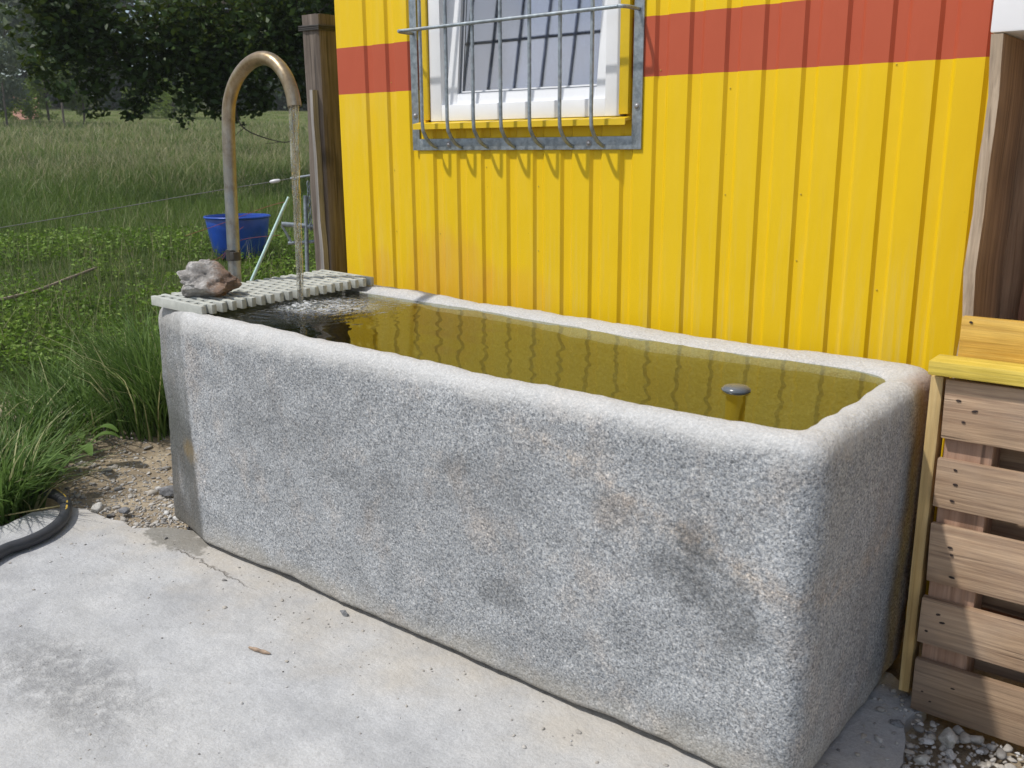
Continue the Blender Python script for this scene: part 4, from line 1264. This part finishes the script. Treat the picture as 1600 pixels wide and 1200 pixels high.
def smooth_noise(x, y, s, seed):
    p = np.random.default_rng(seed).uniform(0, 6.28, 8)
    return .5 + .25 * (np.sin(x * s + p[0] + 1.3 * np.sin(y * s * .7 + p[1])) + np.sin(y * s * 1.1 + p[2] + 1.2 * np.sin(x * s * .9 + p[3])))

# meadow
N = 150000
x, y, d = wedge(N, 4.2, 74)
t = -.85 * x + .5 * y
edge_n = smooth_noise(x, y, 2.3, 1)
keep = (t > 1.0 + .55 * edge_n) & ~((x > -.62) & (y > -1)) & ~((x > -.75) & (y > .02) & (y < 3))
# bare lines near the bank
keep &= ~((t < 1.9) & (smooth_noise(x, y, 4.1, 4) > .62) & (rng.random(N) < .8))
x, y, d, t = x[keep], y[keep], d[keep], t[keep]
n = len(x)
near = np.clip((t - 3.9) / 5, 0, 1)
h = (.10 + .17 * near) * rng.uniform(.55, 1.25, n) * (.75 + .5 * smooth_noise(x, y, 1.1, 2))
# mown, lighter strip far away
h = np.where(t > 44, h * .35, h)
w = np.clip(d * .00062, .0045, .03) * rng.uniform(.7, 1.3, n)
tint = np.clip(.16 + .34 * smooth_noise(x, y, .9, 3) + rng.normal(0, .10, n), 0, .68)
dry = (rng.random(n) < np.clip((t - 7) / 9, 0, 1) * .40) & (t < 44)
tint = np.where(dry, rng.uniform(.80, 1.0, n), tint)
h = np.where(dry, h * 1.25, h)
tint = np.where(t > 44, rng.uniform(.45, .72, n), tint)
root = np.stack([x, y, terr(x, y) - .01], 1)
V, Q, T, tn = blades(root, h, w, rng.uniform(0, .35, n), rng.uniform(0, 6.28, n), rng.uniform(.05, .7, n), tint)
kind(from_np('grass', V, [Q, T], GR_MEADOW, tint=tn), 'stuff')

# low leafy weeds on the near bank
N = 52000
x, y, d = wedge(N, 4.3, 12, 44, 72)
t = -.85 * x + .5 * y
keep = (t > 1.5) & (t < 4.6 + 1.2 * smooth_noise(x, y, 1.3, 8)) & ~((x > -.75) & (y > .02)) & (smooth_noise(x, y, 2.2, 9) * .6 + smooth_noise(x, y, 7.5, 19) * .4 > .36 + .3 * np.clip((t - 4.2) / 3, 0, 1))
x, y, d, t = x[keep], y[keep], d[keep], t[keep]
n = len(x)
hh = (.02 + .13 * rng.random(n) ** 1.5) * (.5 + .9 * smooth_noise(x, y, 3.7, 10))
cen = np.stack([x, y, terr(x, y) + hh], 1)
V, Q, tn = leaves(cen, rng.uniform(.014, .044, n), np.clip(.35 + .4 * smooth_noise(x, y, 5, 11) + rng.normal(0, .18, n), 0, 1), .35, .55)
kind(from_np('ground_weeds', V, [Q], WEEDS, tint=tn), 'stuff')
# sparse flowering stalks standing over the weeds
N = 5200
x, y, d = wedge(N, 4.6, 11, 46, 70)
t = -.85 * x + .5 * y
keep = (t > 1.7) & ~((x > -.75) & (y > .02)); x, y, d, t = x[keep], y[keep], d[keep], t[keep]
n = len(x)
V, Q, T, tn = blades(np.stack([x, y, terr(x, y)], 1), rng.uniform(.10, .36, n), np.full(n, .004), rng.uniform(0, .2, n), rng.uniform(0, 6.28, n), rng.uniform(0, .5, n), rng.choice([.3, .5, .6, .85, .95], n))
kind(from_np('grass_stalks', V, [Q, T], GR_MEADOW, tint=tn), 'stuff')

def clump(name, cx, cy, sx, sy, n, h0, h1, label, seedling=0, w0=.006, w1=.012, ang=0.0, lean=.45, bnd=1.15):
    px = rng.normal(0, 1, n); py = rng.normal(0, 1, n)
    ok = (px ** 2 + py ** 2) < 3.6; px, py = px[ok] * sx, py[ok] * sy; n = len(px)
    x = cx + px * math.cos(ang) - py * math.sin(ang); y = cy + px * math.sin(ang) + py * math.cos(ang)
    ok = ~((x > -.035) & (y > -1.02) & (y < -.1)); x, y = x[ok], y[ok]; n = len(x)
    az = np.arctan2(y - cy, x - cx) + rng.normal(0, .9, n)
    h = rng.uniform(h0, h1, n) ** 1.0
    root = np.stack([x, y, terr(x, y) - .01], 1)
    tint = np.clip(.42 + rng.normal(0, .19, n), 0, .9); tint = np.where(rng.random(n) < .05, 1.0, tint)
    V, Q, T, tn = blades(root, h, rng.uniform(w0, w1, n), rng.uniform(.0, lean, n), az, rng.uniform(.1, bnd, n), tint)
    parts_f = [Q, T]
    return tag(from_np(name, V, parts_f, GR_CLUMP, tint=tn), label, 'grass clump')
clump('grass_clump', -1.20, -.30, .13, .15, 1900, .22, .66, 'tall upright grass clump right behind the left end of the trough', lean=.22, bnd=.75)
clump('grass_clump', -1.52, -.55, .20, .18, 1000, .12, .36, 'lower arching grass tuft between the tall clump and the bare soil')
clump('grass_clump', -.90, -1.28, .11, .10, 1500, .14, .38, 'dense grass tuft in the left foreground beside the hose', w0=.008, w1=.017, lean=.3)
clump('grass_clump', -1.30, -1.02, .16, .15, 1000, .12, .34, 'ragged grass tuft just behind the left foreground tuft', w0=.007, w1=.014)
# dock leaves in the foreground tuft
def broad(name, cx, cy, n, label):
    bm = bmesh.new()
    for k in range(n):
        a = random.uniform(0, 6.28); L = random.uniform(.10, .19); W = L * random.uniform(.32, .45); up = random.uniform(.5, 1.1)
        bx0, by0 = cx + random.uniform(-.02, .02), cy + random.uniform(-.02, .02)
        z0 = float(terr(bx0, by0))
        prev = None
        st = random.uniform(.05, .17)
        for s in range(8):
            t = s / 7
            r = st * .4 + L * t
            px, py = bx0 + math.cos(a) * r, by0 + math.sin(a) * r
            pz = z0 + st * up + L * (up * t - .9 * t * t)
            ww = W * .5 * math.sin(math.pi * (t * .92 + .04)) ** .7
            sx_, sy_ = -math.sin(a), math.cos(a)
            row = [bm.verts.new((px + sx_ * ww, py + sy_ * ww, pz + ww * .35)), bm.verts.new((px, py, pz)), bm.verts.new((px - sx_ * ww, py - sy_ * ww, pz + ww * .35))]
            if prev:
                bm.faces.new((prev[0], prev[1], row[1], row[0])); bm.faces.new((prev[1], prev[2], row[2], row[1]))
            prev = row
    me = bpy.data.meshes.new(name); bm.to_mesh(me); nv_ = len(bm.verts); bm.free()
    a_ = me.attributes.new('tint', 'FLOAT', 'POINT'); a_.data.foreach_set('value', np.repeat(rng.uniform(.2, .7, nv_ // 24 + 1), 24)[:nv_].astype(np.float32))
    me.polygons.foreach_set('use_smooth', [True] * len(me.polygons))
    return tag(link(name, me, GR_CLUMP), label, 'plant')
broad('dock_plant', -.83, -1.18, 11, 'broad-leaved green plant among the left foreground grass')
broad('dock_plant', -1.02, -.84, 6, 'small broad-leaved plant on the bare soil between hose and trough')

# ------------------------------------------------------------------ trees
def limb(bm, a, b, r0, r1, seed, n=7):
    a, b = Vector(a), Vector(b); pts = []
    for k in range(7):
        t = k / 6; p = a.lerp(b, t); L = (b - a).length
        p += mnoise.noise_vector(Vector((t * 2 + seed, seed, 0))) * L * .09 * math.sin(math.pi * t)
        pts.append(p)
    add_tube(bm, pts, [r0 + (r1 - r0) * k / 6 for k in range(7)], n)

def crown_points(centres, radii, per, g):
    C = []
    for c, r, m in zip(centres, radii, per):
        p = g.normal(size=(m, 3)); p /= np.linalg.norm(p, axis=1)[:, None]
        p *= (g.random(m) ** .45)[:, None] * np.asarray(r)
        C.append(p + np.asarray(c))
    return np.vstack(C)

# big dark tree overhanging the meadow
tx, ty = -7.6, 6.6
tz = float(terr(tx, ty))
bt = empty('big_tree', (tx, ty, tz), 'big dark-leaved tree whose low branches hang over the meadow behind the spout', 'tree')
g = np.random.default_rng(21)
cent, rad, per = [], [], []
for _ in range(230):
    p = g.normal(size=3); p /= np.linalg.norm(p); p *= g.random() ** .4
    c = np.array([p[0] * 3.7, p[1] * 3.7, 4.4 + p[2] * 2.9])
    s = g.uniform(.45, .9)
    cent.append(c); rad.append((s * 1.2, s * 1.2, s * .75)); per.append(int(330 * s))
# hanging fringe towards the viewer: points given in world space, x,y plus lowest z
fr = [(-7.80, 2.66, 2.06), (-7.7, 2.9, 1.98), (-7.62, 3.05, 1.86), (-7.45, 3.35, 1.80), (-7.28, 3.62, 1.76), (-7.20, 3.75, 1.86), (-7.1, 3.9, 2.0), (-7.0, 4.05, 1.80), (-6.92, 4.15, 1.80), (-6.84, 4.27, 1.80), (-6.7, 4.4, 1.92), (-6.55, 4.6, 1.88), (-6.4, 4.75, 2.0), (-6.2, 5.0, 2.05), (-6.0, 5.2, 2.1), (-7.75, 2.75, 2.3), (-7.7, 2.8, 2.6)]
for (x_, y_, zl) in fr:
    for k in range(7):
        c = np.array([x_ - tx + g.normal(0, .16), y_ - ty + g.normal(0, .16), zl - tz - .10 + k * .16 + g.uniform(0, .1)])
        s = .13 + .055 * k
        cent.append(c); rad.append((s * 1.15, s * 1.15, s * 1.0)); per.append(int(40 + 24 * k))
P = crown_points(cent, rad, per, g)
P = P[P[:, 2] + tz > 1.52]
n = len(P)
V, Q, tn = leaves(P, g.uniform(.06, .125, n), np.clip(g.beta(1.6, 3.2, n) + .15 * (smooth_noise(P[:, 0], P[:, 2] * 1.3, 2.3, 5) - .5), 0, 1), .55, .52)
from_np('crown', V, [Q], L_NEAR, parent=bt, tint=tn)
bm = bmesh.new()
limb(bm, (0, 0, -.2), (.15, -.1, 3.2), .26, .17, 1, 12)
for k in range(16):
    a = k * 2.4; r = g.uniform(2.4, 4.2)
    limb(bm, (.12, -.08, g.uniform(1.8, 3.2)), (r * math.cos(a), r * math.sin(a), g.uniform(1.8, 6.2)), .085, .015, k + 3)
for (x_, y_, zl) in fr[::3]:
    limb(bm, (.1, -.1, 2.6), (x_ - tx, y_ - ty, zl - tz + .45), .06, .008, x_)
from_bm('trunk', bm, BARK, bt)
bm = bmesh.new()
tw = [(-6.70, 4.12, 2.15), (-6.682, 4.141, 1.945), (-6.669, 4.16, 1.682), (-6.591, 4.267, 1.538), (-6.384, 4.54, 1.428), (-6.292, 4.657, 1.456)]
add_tube(bm, smooth_path(tw, 4), [.011 - .0003 * k for k in range(21)], 6)
limb(bm, (-6.40, 4.52, 1.43), (-6.50, 4.39, 1.408), .005, .003, 4, 5); limb(bm, (-6.62, 4.22, 1.60), (-6.70, 4.12, 1.50), .005, .003, 5, 5)
for v in bm.verts: v.co -= bt.location
from_bm('twig', bm, BARK, bt)

def leaf_tree(name, x, y, h, rx, zc, nclump, leafs, size, mat, label, seed, cat='tree', group=None, trunk=.16, squash=1.0):
    z = float(terr(x, y)); g = np.random.default_rng(seed)
    o = empty(name, (x, y, z), label, cat, group)
    cent, rad, per = [], [], []
    for _ in range(nclump):
        p = g.normal(size=3); p /= np.linalg.norm(p); p *= g.random() ** .38
        c = np.array([p[0] * rx, p[1] * rx, zc + p[2] * (h - zc) * .92 * squash])
        s = g.uniform(.16, .32) * rx
        cent.append(c); rad.append((s * 1.1, s * 1.1, s * .9)); per.append(leafs)
    P = crown_points(cent, rad, per, g); P = P[P[:, 2] > .1]
    base_t = np.repeat(g.beta(2, 2.4, nclump), leafs)
    n = len(P)
    tint = np.clip(g.beta(2, 2.6, n) * .6 + .4 * smooth_noise(P[:, 0], P[:, 2] + P[:, 1], 2.2 / rx * 2, seed), 0, 1)
    V, Q, tn = leaves(P, g.uniform(.7, 1.3, n) * size, tint, .7, .55)
    from_np('crown', V, [Q], mat, parent=o, tint=tn)
    bm = bmesh.new(); limb(bm, (0, 0, -.2), (.1, 0, zc * 1.1), trunk, trunk * .55, seed, 9)
    for k in range(7):
        a = k * 2.4 + seed; limb(bm, (.05, 0, zc * .6), (rx * .6 * math.cos(a), rx * .6 * math.sin(a), zc + (h - zc) * g.uniform(-.2, .6)), trunk * .45, trunk * .1, seed + k)
    from_bm('trunk', bm, BARK, o)
    return o
def polar(az, d):
    a = R(az); return CAM.x - d * math.sin(a), CAM.y + d * math.cos(a)
# bearings measured from +y towards -x as seen from the picture's side
x_, y_ = polar(66.6, 46); leaf_tree('pale_tree', x_, y_, 5.2, 1.7, 2.7, 60, 170, .15, L_HAZED, 'hazy grey-green tree at the far left edge of the meadow', 31)
x_, y_ = polar(64.0, 50); leaf_tree('young_tree', x_, y_, 3.8, 1.25, 2.1, 34, 130, .14, L_LIME, 'yellow-green young tree to the right of the red earth patch', 32, trunk=.06)
x_, y_ = polar(62.4, 46); leaf_tree('bush', x_, y_, 3.6, 1.0, 1.9, 30, 130, .13, L_LIME, 'yellow-green bush under the left fringe of the big tree', 33, 'bush', trunk=.05)
x_, y_ = polar(57.8, 58); leaf_tree('bush', x_, y_, 2.6, 2.3, 1.1, 34, 130, .16, L_LIME, 'wide green bush seen under the big tree, left of the spout', 34, 'bush', trunk=.05)
x_, y_ = polar(64.9, 52); leaf_tree('bush', x_, y_, 1.2, 1.3, .5, 20, 120, .13, L_LIME, 'low bright bush at the foot of the red earth patch', 35, 'bush', trunk=.03)

# wooded rise behind: reads as one mass
g = np.random.default_rng(44)
cent, rad, per = [], [], []
for _ in range(120):
    az = g.uniform(38, 80); d = g.uniform(78, 118)
    x_, y_ = polar(az, d); z0 = float(terr(x_, y_)); H = g.uniform(11, 19)
    for c in range(13):
        f = g.random() ** .8
        cent.append((x_ + g.normal(0, 1.7), y_ + g.normal(0, 1.7), z0 + .6 + f * H)); s = g.uniform(1.1, 2.1) * (1.15 - .55 * f)
        rad.append((s, s, s * .9)); per.append(70)
for _ in range(260):
    x_, y_ = polar(g.uniform(38, 80), g.uniform(76, 84)); s = g.uniform(.8, 1.5)
    cent.append((x_, y_, float(terr(x_, y_)) + g.uniform(.3, 2.6))); rad.append((s, s, s * .8)); per.append(60)
P = crown_points(cent, rad, per, g); n = len(P)
tint = np.clip(g.beta(2, 3, n) * .55 + .6 * (smooth_noise(P[:, 0], P[:, 1] + P[:, 2] * 1.2, .5, 12) - .2), 0, 1)
V, Q, tn = leaves(P, g.uniform(.35, .75, n), tint, .7, .6)
kind(from_np('woodland', V, [Q], L_WOOD, tint=tn), 'stuff')

# far fence stakes, red earth patch
for az, d, lab in ((67.4, 45, 'leftmost far fence stake, before the hazy grey-green tree'), (66.05, 45, 'far fence stake standing just left of the red earth patch'), (63.35, 43, 'dark far fence stake beside the yellow-green young tree')):
    x_, y_ = polar(az, d); bm = bmesh.new(); z0 = float(terr(x_, y_))
    add_tube(bm, [(0, 0, -.1), (.01, 0, .9), (.03, .01, 1.75)], [.045, .042, .035], 8); add_tube(bm, [(.03, .01, 1.75), (.03, .01, 1.79)], [.035, .012], 8)
    o = from_bm('fence_stake', bm, W_POST); o.location = (x_, y_, z0); tag(o, lab, 'fence stake', 'fence stakes across the meadow')
bm = bmesh.new()
rows = []
for d in (54, 57, 60, 64):
    row = []
    for az in np.linspace(64.5, 65.7, 8):
        x_, y_ = polar(az + .15 * math.sin(az * 9 + d), d); hgt = (d - 54) / 10 * .9
        row.append(bm.verts.new((x_, y_, float(terr(x_, y_)) + .05 + hgt + .12 * mnoise.noise(Vector((x_, y_, 0))))))
    rows.append(row)
for a, b in zip(rows[:-1], rows[1:]):
    for c in range(7): bm.faces.new((a[c], a[c + 1], b[c + 1], b[c]))
kind(from_bm('earth_bank', bm, REDEARTH), 'structure')

# ------------------------------------------------------------------ air
bm = bmesh.new()
add_box(bm, (-230, -60, -2), (60, 230, 75))
hz = bpy.data.materials.new('haze')
hz.use_nodes = True
hz.node_tree.nodes.clear()
ho = hz.node_tree.nodes.new('ShaderNodeOutputMaterial')
hv = hz.node_tree.nodes.new('ShaderNodeVolumePrincipled')
hv.inputs['Color'].default_value = (.92, .95, .96, 1)
hv.inputs['Density'].default_value = .0009
hv.inputs['Anisotropy'].default_value = .3
hz.node_tree.links.new(hv.outputs[0], ho.inputs['Volume'])
haze = kind(from_bm('haze', bm, hz, smooth=False), 'stuff')
